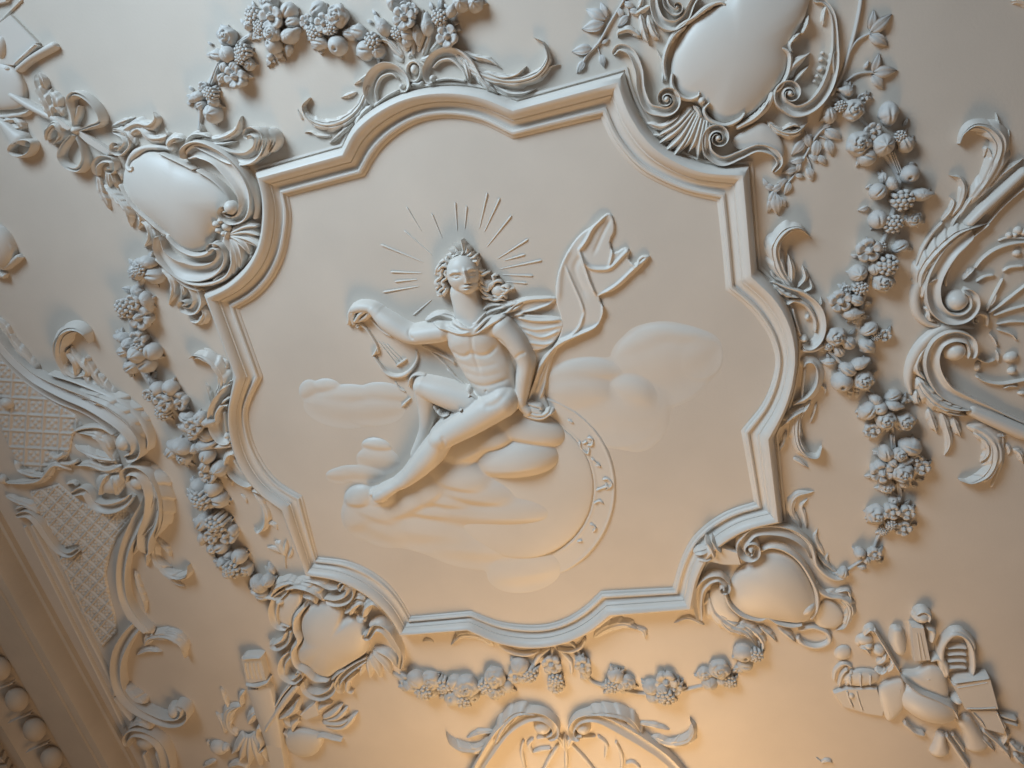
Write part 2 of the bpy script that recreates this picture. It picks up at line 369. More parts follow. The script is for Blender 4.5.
def limb(H, X, Y, pts, k=2., fl=1.):
    """tapering limb through joints (x, y, radius, height)"""
    Q = spline(np.array(pts, float), 9 * (len(pts) - 1) + 1); L = np.full(X.shape, -99.)
    for q0, q1 in zip(Q[:-1], Q[1:]): L = np.maximum(L, cap(X, Y, q0[:2], q1[:2], q0[2], q1[2], q0[3], q1[3], fl))
    return smax(H, L, k)
def line(X, Y, pts, w, amp):
    d, t = segd(X, Y, pts); return amp * np.exp(-(d / w) ** 2) * np.clip(np.minimum(t, 1 - t) * 6 + .25, 0, 1)
def body(X, Y):
    H = np.full(X.shape, -9.)
    # raised far leg
    H = limb(H, X, Y, [(470, 404, 14, 5), (441, 393.5, 12, 6), (421.5, 386.5, 8.6, 7)])
    H = limb(H, X, Y, [(422, 386, 8.0, 6), (421.5, 392, 8.2, 5.5), (425, 409, 8.6, 3), (424, 432, 7, 1.5), (413, 457, 5, 1)])
    # torso
    H = smax(H, cap(X, Y, (471, 337), (488, 372), 24.5, 22.5, 6, 5, .52), 3)
    H = smax(H, cap(X, Y, (488, 370), (496, 392), 22, 20, 5, 6, .55), 3)
    H = smax(H, ell(X, Y, (495, 391), 21, 19, 20, 12, 5), 3)
    H = smax(H, cap(X, Y, (446, 332), (500, 325), 8.5, 10.5, 7, 8, .75), 3)
    # near leg
    H = limb(H, X, Y, [(503, 400, 16.5, 9), (474, 417, 15, 12), (445, 434.5, 11.4, 14), (440, 441, 11.2, 13), (429, 456, 12., 11), (409, 477, 7.6, 9), (396, 486, 5.2, 8)], 2)
    H = limb(H, X, Y, [(395, 487, 5.2, 8), (383, 494, 6.6, 7), (378, 497, 6, 6)], 2)
    for x, y, r in ((371.2, 495, 2.6), (374, 499, 2.1), (377.6, 501.2, 1.9), (381.5, 502, 1.8), (385, 501, 1.7)):
        H = smax(H, ell(X, Y, (x, y), r * 1.2, r, 0, r * 1.1, 5.5), .5)
    # arms
    H = limb(H, X, Y, [(441, 332.5, 9.6, 7), (424, 334.5, 9.4, 8), (408, 334.5, 8.1, 8), (388, 323, 7.7, 8), (373, 310.5, 4.7, 7)], 2)
    H = limb(H, X, Y, [(376, 312, 4.9, 7), (370, 308.6, 4.8, 7), (360, 307.8, 5.2, 6.5), (354, 309.5, 4.4, 6)], 3)
    fing = lambda H, p, r: limb(H, X, Y, [(*c1(*q[:2]), r * (1 - .12 * i), q[2]) for i, q in enumerate(p)], .4)
    H = fing(H, [(110, 120, 6), (88, 150, 5.5), (82, 190, 4.5), (72, 224, 3.5)], 2.3)
    H = fing(H, [(125, 125, 6), (112, 158, 5), (100, 200, 4), (106, 228, 3.4)], 2.0)
    H = fing(H, [(190, 135, 8), (158, 158, 8), (135, 190, 7), (122, 206, 6)], 2.2)
    H = fing(H, [(220, 145, 7), (192, 175, 6.5), (160, 196, 6), (132, 208, 5)], 2.1)
    H = fing(H, [(150, 110, 7), (120, 140, 6.4), (98, 165, 5.4), (92, 200, 4.2)], 1.9)
    H = limb(H, X, Y, [(502, 327, 11, 8), (517, 345, 9.6, 8.5), (525, 362, 8.1, 8), (523, 381, 7.4, 8), (521, 401, 5.4, 8)], 1.5)
    H = limb(H, X, Y, [(521, 400, 5.3, 8), (523, 406, 5.0, 8), (528, 411, 4.6, 8)], 3)
    f4 = lambda H, p, r: limb(H, X, Y, [(*c4(*q[:2]), r * (1 - .12 * i), q[2]) for i, q in enumerate(p)], .4)
    H = f4(H, [(225, 665, 9), (275, 686, 9), (335, 690, 9), (390, 660, 9)], 2.1)
    H = f4(H, [(235, 650, 9), (290, 668, 9.6), (340, 668, 9.6), (372, 650, 9)], 1.9)
    H = f4(H, [(240, 635, 8.5), (290, 648, 9), (325, 655, 9)], 1.8)
    H = f4(H, [(240, 620, 8), (285, 634, 8.6), (315, 642, 8.6)], 1.7)
    H = f4(H, [(245, 600, 7.5), (285, 612, 8), (318, 622, 8), (332, 640, 7.5)], 1.7)
    # neck and head
    H = limb(H, X, Y, [(463, 293, 13.4, 6), (467, 308, 14., 5.5), (472, 322, 18, 3)], 3, .72)
    hd = ell(X, Y, (463.2, 272.6), 15.6, 19.2, -13, 14, 9, 2.2)
    hd = smax(hd, ell(X, Y, (468.6, 284.4), 9.4, 8., -14, 12.5, 10), 2)
    H = smax(H, hd, 1.)
    H += line(X, Y, [(467.6, 266), (469.6, 272), (471.2, 278.6)], 1.5, 3.2) + gau(X, Y, (471., 279.2), 2.3, 1.5, 0, 2.)
    H -= gau(X, Y, (470.6, 281.6), 2.8, .8, -5, 2.2)
    for ex, ey, w in ((459.4, 273.6, 4.8), (475., 271.8, 3.)):
        H -= gau(X, Y, (ex, ey - .2), w + .6, 2.5, -8, 2.7); H += gau(X, Y, (ex, ey + .4), w * .55, 1.25, -8, 2.1)
        H += line(X, Y, [(ex - w * .9, ey + .6), (ex - .2, ey - 1.3), (ex + w * .85, ey + .1)], .55, .9); H -= line(X, Y, [(ex - w * .7, ey + 1.1), (ex, ey + 2.), (ex + w * .7, ey + .9)], .5, .7)
    H += line(X, Y, [(452, 272.5), (457, 269.2), (464, 269.3)], 1.4, 1.4) + line(X, Y, [(470.5, 267.6), (474, 266.4), (478, 268.4)], 1.3, 1.2)
    H -= gau(X, Y, (471, 284.9), 3.4, .7, -6, 1.8); H += gau(X, Y, (470.8, 283.5), 2.6, .8, -6, .9) + gau(X, Y, (470.8, 286.5), 2.2, .9, -6, 1.1) - gau(X, Y, (470.8, 288.4), 3., .7, -6, .7)
    H += gau(X, Y, (471.2, 289.6), 3.6, 2., -10, 1.2)
    # muscles
    H += gau(X, Y, (461, 340), 11, 8, 10, 1.5) + gau(X, Y, (486, 339), 12, 8, -8, 1.7)
    H -= line(X, Y, [c9(372, 610), c9(410, 632), c9(452, 632), c9(478, 612)], 2.4, 1.3) + line(X, Y, [c9(478, 612), c9(520, 628), c9(565, 622), c9(605, 585)], 2.4, 1.3)
    H -= line(X, Y, [(474, 330), (476, 350), (483, 372)], 2., .7)
    H -= line(X, Y, [(458, 361), (478, 364), (500, 361)], 2.4, .45) + line(X, Y, [(461, 370), (483, 373), (504, 370)], 2.4, .4)
    H -= line(X, Y, [(465, 380), (486, 383), (510, 377)], 2.2, 1.)
    H -= gau(X, Y, (488, 388), 1.1, 1.4, 0, 1.2)
    H -= line(X, Y, [(471, 381), (478, 392), (486, 398)], 2.6, 1.2) + line(X, Y, [(512, 385), (500, 397), (487, 401)], 3., 1.2)
    H += gau(X, Y, (440, 433), 6, 5, 0, 1.3); H -= line(X, Y, [(447, 428), (449, 437), (444, 445)], 2, 1.)
    H -= line(X, Y, [c1(485, 235), c1(490, 275), c1(520, 300)], 1.5, 1.2)
    H -= line(X, Y, [(498, 336), (505, 341), (510, 352)], 1.7, 1.3) + line(X, Y, [(516, 357), (521, 352), (527, 350)], 1.8, .9)
    H -= line(X, Y, [(384, 488), (378, 491), (374, 494)], .8, .6)
    return H
fig = thing('relief_figure', 'laurel-wreathed nude figure with flying cloak, seated on clouds in white plaster relief', 'person', (480, 400))
mb = MB(); relief(mb, 340, 248, 556, 508, body, .6, hm=8, cut=-1.)
body_o = build('body', mb, M_FIG, fig, sharp=None)

# hair: locks laid round the head
mb = MB(); F(425, 230, 7.68); rnd = random.Random(3)
locks = [[(215, 190), (160, 225), (120, 250), (95, 300)], [(190, 230), (150, 270), (110, 300), (70, 350)], [(150, 290), (120, 320), (125, 360), (80, 390)], [(175, 300), (150, 330), (170, 360), (150, 385)],
 [(120, 360), (85, 400), (110, 430), (75, 455)], [(165, 370), (130, 400), (150, 440), (110, 465)], [(140, 440), (105, 480), (130, 505), (90, 500)], [(165, 430), (160, 470), (140, 490), (150, 515)],
 [(280, 170), (240, 180), (205, 220), (190, 270)], [(300, 170), (330, 200), (365, 225), (385, 255)], [(330, 180), (370, 210), (395, 240), (400, 280)], [(390, 260), (410, 300), (440, 320), (465, 305)],
 [(400, 300), (430, 345), (470, 330), (500, 320)], [(405, 380), (430, 430), (470, 450), (500, 440)], [(410, 420), (440, 470), (480, 500), (530, 520)], [(440, 440), (480, 470), (500, 420), (540, 400)],
 [(500, 460), (520, 410), (560, 390), (600, 410)], [(520, 440), (530, 380), (520, 350), (560, 350)], [(540, 470), (580, 450), (620, 470), (650, 440)], [(560, 480), (600, 490), (640, 460), (680, 450)],
 [(520, 500), (570, 520), (600, 500), (630, 530)], [(480, 520), (530, 540), (580, 530), (620, 545)], [(580, 440), (610, 430), (640, 445), (660, 470)], [(430, 500), (460, 525), (500, 520), (540, 545)],
 [(255, 165), (215, 175), (175, 205), (150, 250)], [(135, 245), (105, 275), (85, 315), (95, 345)], [(405, 320), (425, 370), (440, 410), (470, 430)]]
for i, l in enumerate(locks):
    zz = 62 if max(p[0] for p in l) < 420 else 34
    ribbon(mb, l, [10, 15, 9], [26, 34, 22], 'round', zz, wave=2)
for x, y, r, z in ((110, 330, 40, 50), (105, 410, 42, 45), (115, 480, 34, 40), (180, 250, 38, 55), (560, 470, 60, 15), (480, 420, 50, 8), (360, 225, 32, 45), (250, 195, 40, 55)):
    dome(mb, (x, y), r, r * .9, r * .9, 0, z)
build('hair', mb, M_FIG, fig, sharp=None)
wreath = MB()
for p in ([(300, 180), (290, 120), (278, 75)], [(270, 190), (245, 140), (215, 105)], [(245, 200), (205, 165), (180, 145)], [(220, 225), (180, 195), (160, 190)], [(290, 200), (255, 165), (230, 150)], [(195, 255), (160, 235), (140, 215)], [(180, 290), (140, 275), (115, 290)],
          [(300, 185), (325, 160), (318, 120)], [(320, 200), (350, 185), (360, 165)], [(345, 220), (380, 205), (395, 190)], [(360, 240), (395, 240), (405, 225)], [(205, 240), (225, 200), (262, 185)], [(265, 205), (290, 180), (300, 150)]):
    leaf(wreath, p, 17, 30, 0, 78, 1., 10, .3)
build('laurel_wreath', wreath, M_FIG, fig, sharp=None)

# cloak
FR[:] = [0, 0, 1]
def cloth(poly, folds, h, z=0., hm=2, bound=None, thick=1.3, sm=True):
    P = np.array(poly); x0, y0 = P.min(0) - 3; x1, y1 = P.max(0) + 3
    def fn(X, Y):
        d = inpoly(X, Y, poly, sm); base = z + h * np.clip(d / thick, 0, 1) ** .5
        for pts, w, amp in folds: base = base + line(X, Y, pts, w, amp)
        return np.where(d > 0, base, d * 3)
    m = MB(); relief(m, x0, y0, x1, y1, fn, .6, hm=hm, cut=-.3); return m
billow = [c0(*p) for p in [(262, 520), (238, 430), (240, 350), (262, 270), (310, 185), (350, 140), (400, 105), (455, 58), (482, 72), (490, 130), (470, 178), (487, 225), (530, 203), (552, 213), (548, 250), (576, 272), (600, 240), (637, 238), (628, 258), (560, 328), (490, 385), (424, 410), (442, 462), (428, 520), (390, 555), (300, 600), (235, 650), (200, 768), (190, 830), (215, 900), (150, 930), (110, 870), (150, 760), (175, 680), (240, 610)]]
folds = [([c0(455, 60), c0(400, 115), c0(370, 170), c0(338, 215)], 1.6, 3.4), ([c0(338, 210), c0(365, 290), c0(385, 350), c0(410, 405)], 1.3, 3.2),
 ([c0(280, 280), c0(310, 350), c0(345, 430), c0(360, 480)], 1.3, 1.8), ([c0(340, 230), c0(380, 285), c0(430, 295), c0(475, 285), c0(530, 230), c0(550, 212)], 1.6, 2.6),
 ([c0(475, 180), c0(480, 220), c0(465, 285)], 1.3, 2.2), ([c0(635, 240), c0(575, 290), c0(500, 360), c0(425, 408)], 1.4, 2.4), ([c0(550, 250), c0(578, 285), c0(600, 245), c0(632, 240)], 1.2, 2.),
 ([c0(425, 410), c0(442, 460), c0(425, 530), c0(330, 575), c0(240, 620), c0(185, 690), c0(155, 768)], 1.5, 3.6), ([c0(360, 480), c0(340, 540), c0(300, 580), c0(250, 600)], 1.4, 1.8),
 ([c0(380, 590), c0(290, 640), c0(245, 690), c0(215, 768)], 1.5, 3.), ([c4(340, 290), c4(290, 430), c4(252, 560), c4(245, 600)], 1.5, 3.4), ([c4(440, 320), c4(380, 430), c4(320, 560)], 1.5, 2.6), ([c4(390, 260), c4(340, 400), c4(300, 520)], 1.2, 1.5),
 ([c0(300, 200), c0(260, 300), c0(250, 430)], 3, 1.4), ([c0(470, 80), c0(440, 140), c0(400, 230)], 2, -.9), ([c0(350, 230), c0(320, 300), c0(370, 420)], 3., -1.)]
bm_ = cloth(billow, folds, 2.2, .6, 2)
wing = [c9(*p) for p in [(500, 380), (560, 360), (640, 372), (700, 352), (780, 342), (895, 345), (885, 375), (800, 410), (735, 430), (925, 452), (930, 520), (860, 600), (760, 620), (720, 560), (690, 470), (620, 455), (560, 450), (520, 500), (490, 510), (470, 470), (490, 430)]]
wf = [([c9(640, 440), c9(690, 385), c9(760, 355), c9(890, 346)], 1.5, 3.6), ([c9(645, 445), c9(740, 425), c9(820, 400), c9(890, 376)], 1.3, 2.8), ([c9(700, 445), c9(800, 462), c9(925, 458)], 1.4, 3.), ([c9(880, 440), c9(915, 432)], 1.3, 2.5),
 ([c9(740, 520), c9(830, 548), c9(920, 515)], 1.5, 1.6), ([c9(760, 575), c9(840, 585), c9(910, 570)], 1.5, 1.5), ([c9(715, 490), c9(800, 510), c9(930, 490)], 1.5, 1.2), ([c9(505, 455), c9(570, 410), c9(660, 385)], 1.7, 7), ([c9(520, 490), c9(600, 440), c9(680, 398)], 1.5, 6),
 ([c9(510, 430), c9(560, 385), c9(640, 375)], 1.8, 6), ([c9(510, 480), c9(540, 440), c9(620, 410)], 1.5, 5)]
wm = cloth(wing, wf, 2.4, .5, 3)
bm_.add(np.concatenate(wm.v), wm.f)
collar = [c9(*p) for p in [(222, 470), (262, 430), (320, 420), (395, 448), (470, 482), (515, 440), (575, 388), (650, 368), (730, 380), (690, 420), (610, 462), (545, 500), (500, 522), (440, 526), (380, 520), (325, 502), (280, 482)]]
cfold = [([c9(235, 468), c9(300, 440), c9(380, 462), c9(470, 495)], 1.3, 2.4), ([c9(270, 440), c9(340, 430), c9(420, 462), c9(480, 492)], 1.2, 1.6), ([c9(300, 480), c9(350, 498), c9(420, 510), c9(480, 505)], 1.2, 2.), ([c9(290, 460), c9(350, 472), c9(430, 498)], 1., -1.6), ([c9(330, 485), c9(400, 500), c9(450, 506)], 1., -1.3),
 ([c9(500, 500), c9(560, 440), c9(620, 400), c9(700, 380)], 1.3, 2.6), ([c9(515, 510), c9(580, 465), c9(650, 425), c9(710, 398)], 1.3, 2.4), ([c9(505, 460), c9(550, 415), c9(620, 380)], 1.4, 1.6), ([c9(510, 505), c9(570, 450), c9(640, 410)], 1., -1.8), ([c9(505, 480), c9(555, 425), c9(630, 388)], 1., -1.4)]
def collar_fn(X, Y):
    d = inpoly(X, Y, collar); h = np.maximum(body(X, Y), 3) + 1.6 * np.clip(d / 1.3, 0, 1) ** .5
    for pts, w, amp in cfold: h = h + line(X, Y, pts, w, amp)
    return np.where(d > 0, h, -2)
relief(bm_, 420, 298, 526, 336, collar_fn, .6, hm=8, cut=-.3)
F(380, 230, 5.12)
dome(bm_, (490, 490), 22, 18, 16, 20, 76)
for p, w, h in (([c1(560, 360), c1(650, 400), c1(745, 450), c1(768, 480)], 1.3, 3.2), ([c1(590, 375), c1(690, 460), c1(775, 560)], 1.1, 2.6), ([c1(475, 620), c1(482, 570), c1(520, 540), c1(590, 548)], [.8, 1.4, 1.9, 1.2], 5.), ([c3(300, -10), c3(360, 50), c3(425, 105)], 1.3, 3.),
                ([c3(430, 105), c3(460, 140), c3(440, 180), c3(520, 190)], 1.8, 16), ([c3(445, 130), c3(490, 160), c3(530, 195)], 1.6, 16), ([c3(310, 220), c3(330, 190), c3(352, 180)], 1.2, 17), ([c3(320, 235), c3(345, 200), c3(360, 185)], 1., 17), ([c3(215, 215), (0 + c3(250, 265)[0], c3(250, 265)[1]), c3(300, 290)], 2., 9), ([c3(390, 240), c3(420, 225)], 1.5, 22),
                ([c3(240, 250), c3(280, 285), c3(330, 270)], 1.6, 12)):
    FR[:] = [0, 0, 1]; ribbon(bm_, p, w, h, 'round')
build('cloak', bm_, M_FIG, fig, sharp=None)

# lyre
ly = thing('lyre', 'small plaster lyre hanging from the outstretched hand of the seated figure', 'lyre', c1(360, 400))
mb = MB(); F(335, 290, 6.4)
ribbon(mb, [(165, 218), (205, 255), (245, 315), (272, 365), (276, 410)], [8, 7, 7, 6], 22, 'round', v0=(20, -1, .8))
ribbon(mb, [(210, 165), (262, 225), (310, 270), (365, 300)], 7, 18)
ribbon(mb, [(238, 425), (258, 400), (270, 370)], [7, 8, 4], 24)
ribbon(mb, [(245, 420), (280, 470), (325, 530), (390, 553), (450, 540), (500, 495), (528, 435), (520, 380)], [5, 10, 13, 15, 13, 9, 6], [20, 26, 28, 24, 18, 12], 'round')
build('lyre_frame', mb, M_FIG, ly, sharp=None)
for p in ([(280, 330), (395, 475)], [(330, 345), (432, 445)], [(305, 338), (415, 460)]):
    mb = MB(); ribbon(mb, p, 2.5, 8); build('string', mb, M_FIG, ly, sharp=None)
mb = MB(); ribbon(mb, [(390, 485), (460, 440)], 7, 16, 'flat'); build('bridge', mb, M_FIG, ly, sharp=None)
mb = MB(); ribbon(mb, [(385, 590), (415, 632), (455, 652)], [3, 7, 4], 12); build('ribbon_end', mb, M_FIG, ly, sharp=None); mb = MB(); ribbon(mb, [(425, 748), (455, 718), (486, 690)], [8, 7, 4], 16); build('ribbon_end', mb, M_FIG, ly, sharp=None)

# sun rays
sr = thing('sunburst', 'halo of thin straight sun rays around the laurel-crowned head', 'sun rays', (464, 270))
F(330, 190, 5.12)
for a, b in (((258, 280), (480, 370)), ((378, 208), (525, 335)), ((390, 85), (470, 215)), ((308, 420), (472, 426)), ((270, 524), (460, 492)), ((425, 642), (522, 560)), ((806, 12), (764, 200)), ((930, 130), (802, 292)), ((1015, 252), (858, 352)), ((1085, 360), (870, 405)),
             ((1040, 440), (880, 434)), ((1010, 478), (900, 470)), ((640, 60), (652, 210)), ((520, 120), (575, 250)), ((870, 40), (790, 215)), ((1000, 330), (890, 362)), ((700, 80), (690, 200)), ((330, 470), (450, 458))):
    mb = MB(); ribbon(mb, [a, b], [5, 2.2], [7, 2.5], 'round'); build('ray', mb, M_FIG, sr, sharp=None)

# ------------------------------------------------------------------ globe with the zodiac band, clouds
FR[:] = [0, 0, 1]
GC = (521.5, 488); gl = thing('celestial_globe', 'large smooth globe half buried in the clouds under the seated figure', 'globe', GC)
def globe(X, Y):
    q = np.hypot(X - GC[0], Y - GC[1]) / 72.; return np.where(q < 1, 1.4 + 4.6 * np.clip(1 - q * q, 0, 1) ** .6, -(q - 1) * 90)
mb = MB(); relief(mb, 446, 412, 598, 564, globe, 1., hm=3, cut=-.3); build('sphere', mb, M_FIG, gl, sharp=None)
def band(X, Y):
    dx, dy = X - GC[0], Y - GC[1]; q = np.hypot(dx, dy); a = np.degrees(np.arctan2(dy, dx))
    h = 1.1 * np.clip((q - 70.5) / 1.5, 0, 1) * np.clip((94 - q) / 1.2, 0, 1) + .8 * np.exp(-((q - 93) / 1.2) ** 2) + .5 * np.exp(-((q - 74.) / 1.) ** 2)
    return h * np.clip((a + 80) / 8, 0, 1) * np.clip((68 - a) / 22, 0, 1) - .01
mb = MB(); relief(mb, 500, 390, 620, 590, band, 1., hm=0, cut=.02); build('zodiac_band', mb, M_FIG, gl, sharp=None)
for pts in ([(685, 240), (720, 250), (715, 290), (680, 285)], [(635, 260), (650, 310), (690, 345), (700, 300)], [(710, 370), (740, 400), (770, 425), (735, 415)], [(780, 510), (820, 505), (845, 545), (800, 575)], [(740, 580), (790, 560), (840, 550)], [(725, 665), (765, 645), (795, 670)], [(560, 125), (600, 150)], [(700, 790), (740, 815), (720, 850)], [(620, 905), (660, 900)], [(655, 280), (690, 262)], [(800, 530), (835, 575)]):
    mb = MB(); F(480, 400, 6.4); ribbon(mb, pts, 8, 17, 'round', wave=2); build('zodiac_sign', mb, M_FIG, gl, sharp=None)
FR[:] = [0, 0, 1]
def clouds(lst, k=.7, e=.62, fade=1.5, soft=1.6):
    def fn(X, Y):
        H = np.full(X.shape, -.5)
        for (x, y), rx, ry, rot, h in lst:
            a = math.radians(rot); u = ((X - x) * math.cos(a) + (Y - y) * math.sin(a)) / rx; v = (-(X - x) * math.sin(a) + (Y - y) * math.cos(a)) / ry
            q = u * u + v * v; g = np.clip((1.02 - v) / fade, 0, 1); g = g * g * (3 - 2 * g)
            H = smax(H, np.where(q < 1, h * g * np.clip(1 - q, 0, 1) ** (e + soft * np.clip(v + .1, 0, 1)), -(q - 1) * 3), k)
        return H
    return fn
def cloud(label, at, box, lst, group=None, e=.62, fade=1.5, k=1., soft=1.6):
    t = thing('cloud', label, 'cloud', at, 'clouds round the seated figure')
    mb = MB(); relief(mb, *box, clouds(lst, k=k, e=e, fade=fade, soft=soft), .9, hm=2, cut=-.2); build('cloud_bank', mb, M_FIG, t, sharp=None)
cloud('billowing plaster cloud bank under the seat and outstretched foot of the figure', (470, 480), (325, 405, 585, 605),
 [(c6(250, 385), 43, 27, -6, 17), (c6(290, 200), 42, 22, 12, 13.5), (c6(120, 240), 24, 19, -20, 14.5), (c3(470, 500), 36, 20, -25, 11), (c3(600, 430), 26, 18, -30, 13.5), (c3(380, 600), 26, 17, -30, 8.5), (c5(850, 190), 38, 24, 12, 12), (c5(930, 270), 54, 24, 10, 10),
  (c5(660, 260), 22, 26, -35, 9.5), (c5(740, 310), 36, 18, 10, 8), (c5(560, 320), 24, 22, -30, 7.6), (c5(640, 390), 38, 15, 8, 5.6), (c5(460, 380), 22, 18, -20, 5), (c5(190, 320), 16, 14, 0, 6.4), (c5(290, 400), 28, 18, 20, 5.2), (c5(200, 430), 20, 22, -20, 3.6), (c5(300, 480), 34, 20, 25, 3.), (c5(330, 320), 18, 14, 0, 5.5),
  ((430, 530), 52, 24, 8, 3.2), ((470, 510), 60, 28, 6, 6.2), ((510, 512), 56, 26, 0, 8), ((480, 548), 55, 22, 4, 2.6), ((524, 572), 36, 21, -8, 2.2)], fade=.9, k=1.6, soft=.35)
cloud('soft plaster cloud to the right behind the billowing cloak and the globe', (650, 380), (545, 320, 730, 480),
 [(c7(620, 240), 50, 40, -10, 3.4), (c7(690, 100), 42, 14, 6, 3.4), (c7(560, 130), 34, 18, -20, 3.6), (c7(820, 190), 22, 22, -40, 2.4), (c7(230, 300), 38, 20, -5, 4.4), (c7(210, 400), 36, 28, 5, 5.2), (c7(470, 400), 26, 24, 25, 5.), (c7(520, 500), 26, 34, 20, 2.), (c7(400, 500), 40, 30, 0, 2.2)], e=.75, k=1.8, fade=1.7)
cloud('faint low plaster cloud left of the figure, behind the bent knee', (350, 400), (290, 372, 420, 440),
 [(c8(150, 165), 11, 12, -30, 1.9), (c8(230, 150), 15, 10, 0, 2.1), (c8(350, 200), 30, 14, 0, 2.6), (c8(300, 260), 36, 18, 10, 2.), (c8(520, 190), 26, 14, 5, 2.5), (c8(480, 260), 30, 16, 0, 2.2)])
cloud('small plaster cloud puff left of the shin above the outstretched foot', (375, 455), (325, 430, 410, 490),
 [(c8(490, 450), 15, 9, 10, 3.4), (c8(500, 520), 22, 14, 8, 2.4), (c8(400, 590), 26, 9, 5, 1.7), (c8(300, 600), 14, 8, 0, 1.6)])
# ------------------------------------------------------------------ short hands: each call is one part of the current thing
CUR = [None, M_ORN, None]
def T(name, label, cat, at, group=None, mat=None):
    CUR[0] = thing(name, label, cat, tuple(tp([at])[0]), group); CUR[1] = mat or M_ORN; return CUR[0]
def R(name, pts, w, h, prof='round', z=0, par=None, **k):
    m = MB(); ribbon(m, pts, w, h, prof, z, **k); o = build(name, m, CUR[1], par or CUR[0], 60); CUR[2] = o; return o
def Lf(pts, w, h, lobes=5, name='acanthus_leaf', par=None, **k):
    m = MB(); leaf(m, pts, w, h, lobes, **k); return build(name, m, CUR[1], par or CUR[0], 70)
def Dm(name, c, rx, ry=None, h=None, rot=0, z=0, p=2., par=None):
    m = MB(); dome(m, c, rx, ry, h, rot, z, p); return build(name, m, CUR[1], par or (CUR[2] if name == 'volute_boss' else CUR[0]), None)
def Sh(name, pts, h, z=0, p=2.2, centre=None, dish=0., par=None):
    m = MB(); shield(m, pts, h, z, p, centre=centre, dish=dish); return build(name, m, CUR[1], par or CUR[0], None)
def Pl(name, pts, h, z=0, bevel=.8, sm=False, par=None):
    m = MB(); plate(m, pts, h, z, bevel, sm); return build(name, m, CUR[1], par or CUR[0], 40)

# ================================================================== cartouche, upper left
F(90, 120, 3.84)
T('cartouche', 'tilted plaster cartouche with smooth oval shield at the upper left corner of the frame', 'cartouche', (330, 300), 'corner cartouches of the frame')
Sh('shield', [(135, 200), (175, 142), (230, 120), (300, 130), (350, 160), (425, 195), (495, 240), (550, 300), (550, 345), (515, 385), (490, 430), (465, 485), (410, 508), (360, 490), (310, 440), (250, 390), (185, 340), (140, 280)], 62, 4)
R('rod', [(150, 175), (165, 140), (215, 108), (290, 108), (325, 125)], [13, 15, 12, 9, 4], [34, 34, 28, 22, 16], v0=(22, -1, .5), wave=3)
R('rim', [(270, 125), (345, 160), (410, 192)], [5, 7, 8], 42)
R('rim', [(118, 245), (170, 325), (235, 385), (295, 435), (325, 440)], [7, 11, 10, 9, 8], [34, 44, 44, 44, 30])
R('rim', [(300, 440), (345, 490), (405, 518), (455, 512), (482, 488)], [8, 9, 10, 10, 9], 44)
Dm('boss', (484, 478), 14, 14, 44)
R('rim', [(415, 190), (480, 230), (535, 285), (560, 340), (556, 372)], [7, 7, 7, 6, 5], 46)
R('scroll', [(378, 140), (420, 118), (490, 140), (550, 200), (590, 260), (604, 320), (590, 370), (550, 385), (520, 368)], [14, 30, 34, 36, 34, 30, 24, 17, 14], [42, 44, 44, 44, 44, 46, 48, 50, 54], 'cup', v1=(22, 1, .8))
R('scroll_edge', [(365, 150), (362, 115), (395, 88), (445, 88), (520, 125), (590, 190), (632, 262), (648, 330), (640, 380)], [7, 8, 8, 8, 7, 7, 7, 7, 5], 56)
Dm('volute_boss', (536, 338), 27, 27, 34, 0, 34); R('scroll', [(268, 450), (285, 515), (340, 565), (415, 585), (480, 570), (512, 530), (505, 490), (478, 480)], [12, 24, 32, 38, 32, 24, 16, 10], [36, 40, 40, 40, 42, 44, 46, 46], 'cup', v1=(16, -1, .5))
R('scroll_edge', [(258, 445), (262, 510), (310, 575), (385, 622), (460, 628), (530, 600), (556, 545), (548, 490), (515, 458)], [8, 8, 8, 8, 9, 9, 10, 9, 6], 46)
R('scroll', [(88, 40), (130, 55), (150, 90), (130, 120)], [10, 13, 14, 12], [20, 28, 34, 36], 'cup', v1=(24, 1, 1.1))
Lf([(180, 100), (150, 60), (110, 40), (80, 48)], 20, 26, 4); Lf([(150, 60), (190, 35), (240, 70), (300, 62), (290, 30)], 22, 30, 4); Lf([(120, 45), (180, 15), (230, 20), (258, -5), (248, -30)], 22, 30, 4, curl=12); Lf([(85, 25), (130, 5), (175, -10)], 12, 18, 3)
Lf([(330, 125), (305, 95), (330, 70), (372, 72)], 20, 34, 3); Lf([(365, 95), (395, 60), (430, 55), (480, 70)], 14, 36, 3)
R('scroll', [(28, 215), (25, 175), (50, 150), (90, 155), (98, 185)], [9, 13, 14, 12, 10], [20, 28, 32, 34, 36], 'cup', v1=(16, 1, .8))
Lf([(80, 190), (95, 225), (105, 262)], 12, 26, 0, name='shell_rib'); Lf([(68, 190), (72, 230), (82, 262)], 12, 24, 0, name='shell_rib'); Lf([(92, 180), (118, 205), (130, 235)], 11, 28, 0, name='shell_rib')
Lf([(30, 210), (40, 270), (60, 310), (78, 345)], 17, 22, 4); Lf([(55, 250), (105, 300), (145, 345), (160, 410)], 24, 30, 6); Lf([(150, 320), (190, 355), (200, 385), (188, 420)], 18, 28, 4); Lf([(185, 375), (225, 410), (232, 450), (212, 490)], 20, 30, 4); Lf([(230, 400), (250, 450), (250, 480)], 14, 30, 3)
R('scroll', [(400, 84), (470, 112), (550, 145), (615, 145), (655, 110), (658, 62), (630, 42)], [12, 20, 26, 26, 24, 20, 16], [42, 38, 34, 40, 50, 54, 50], 'cup', v1=(20, -1, .6))
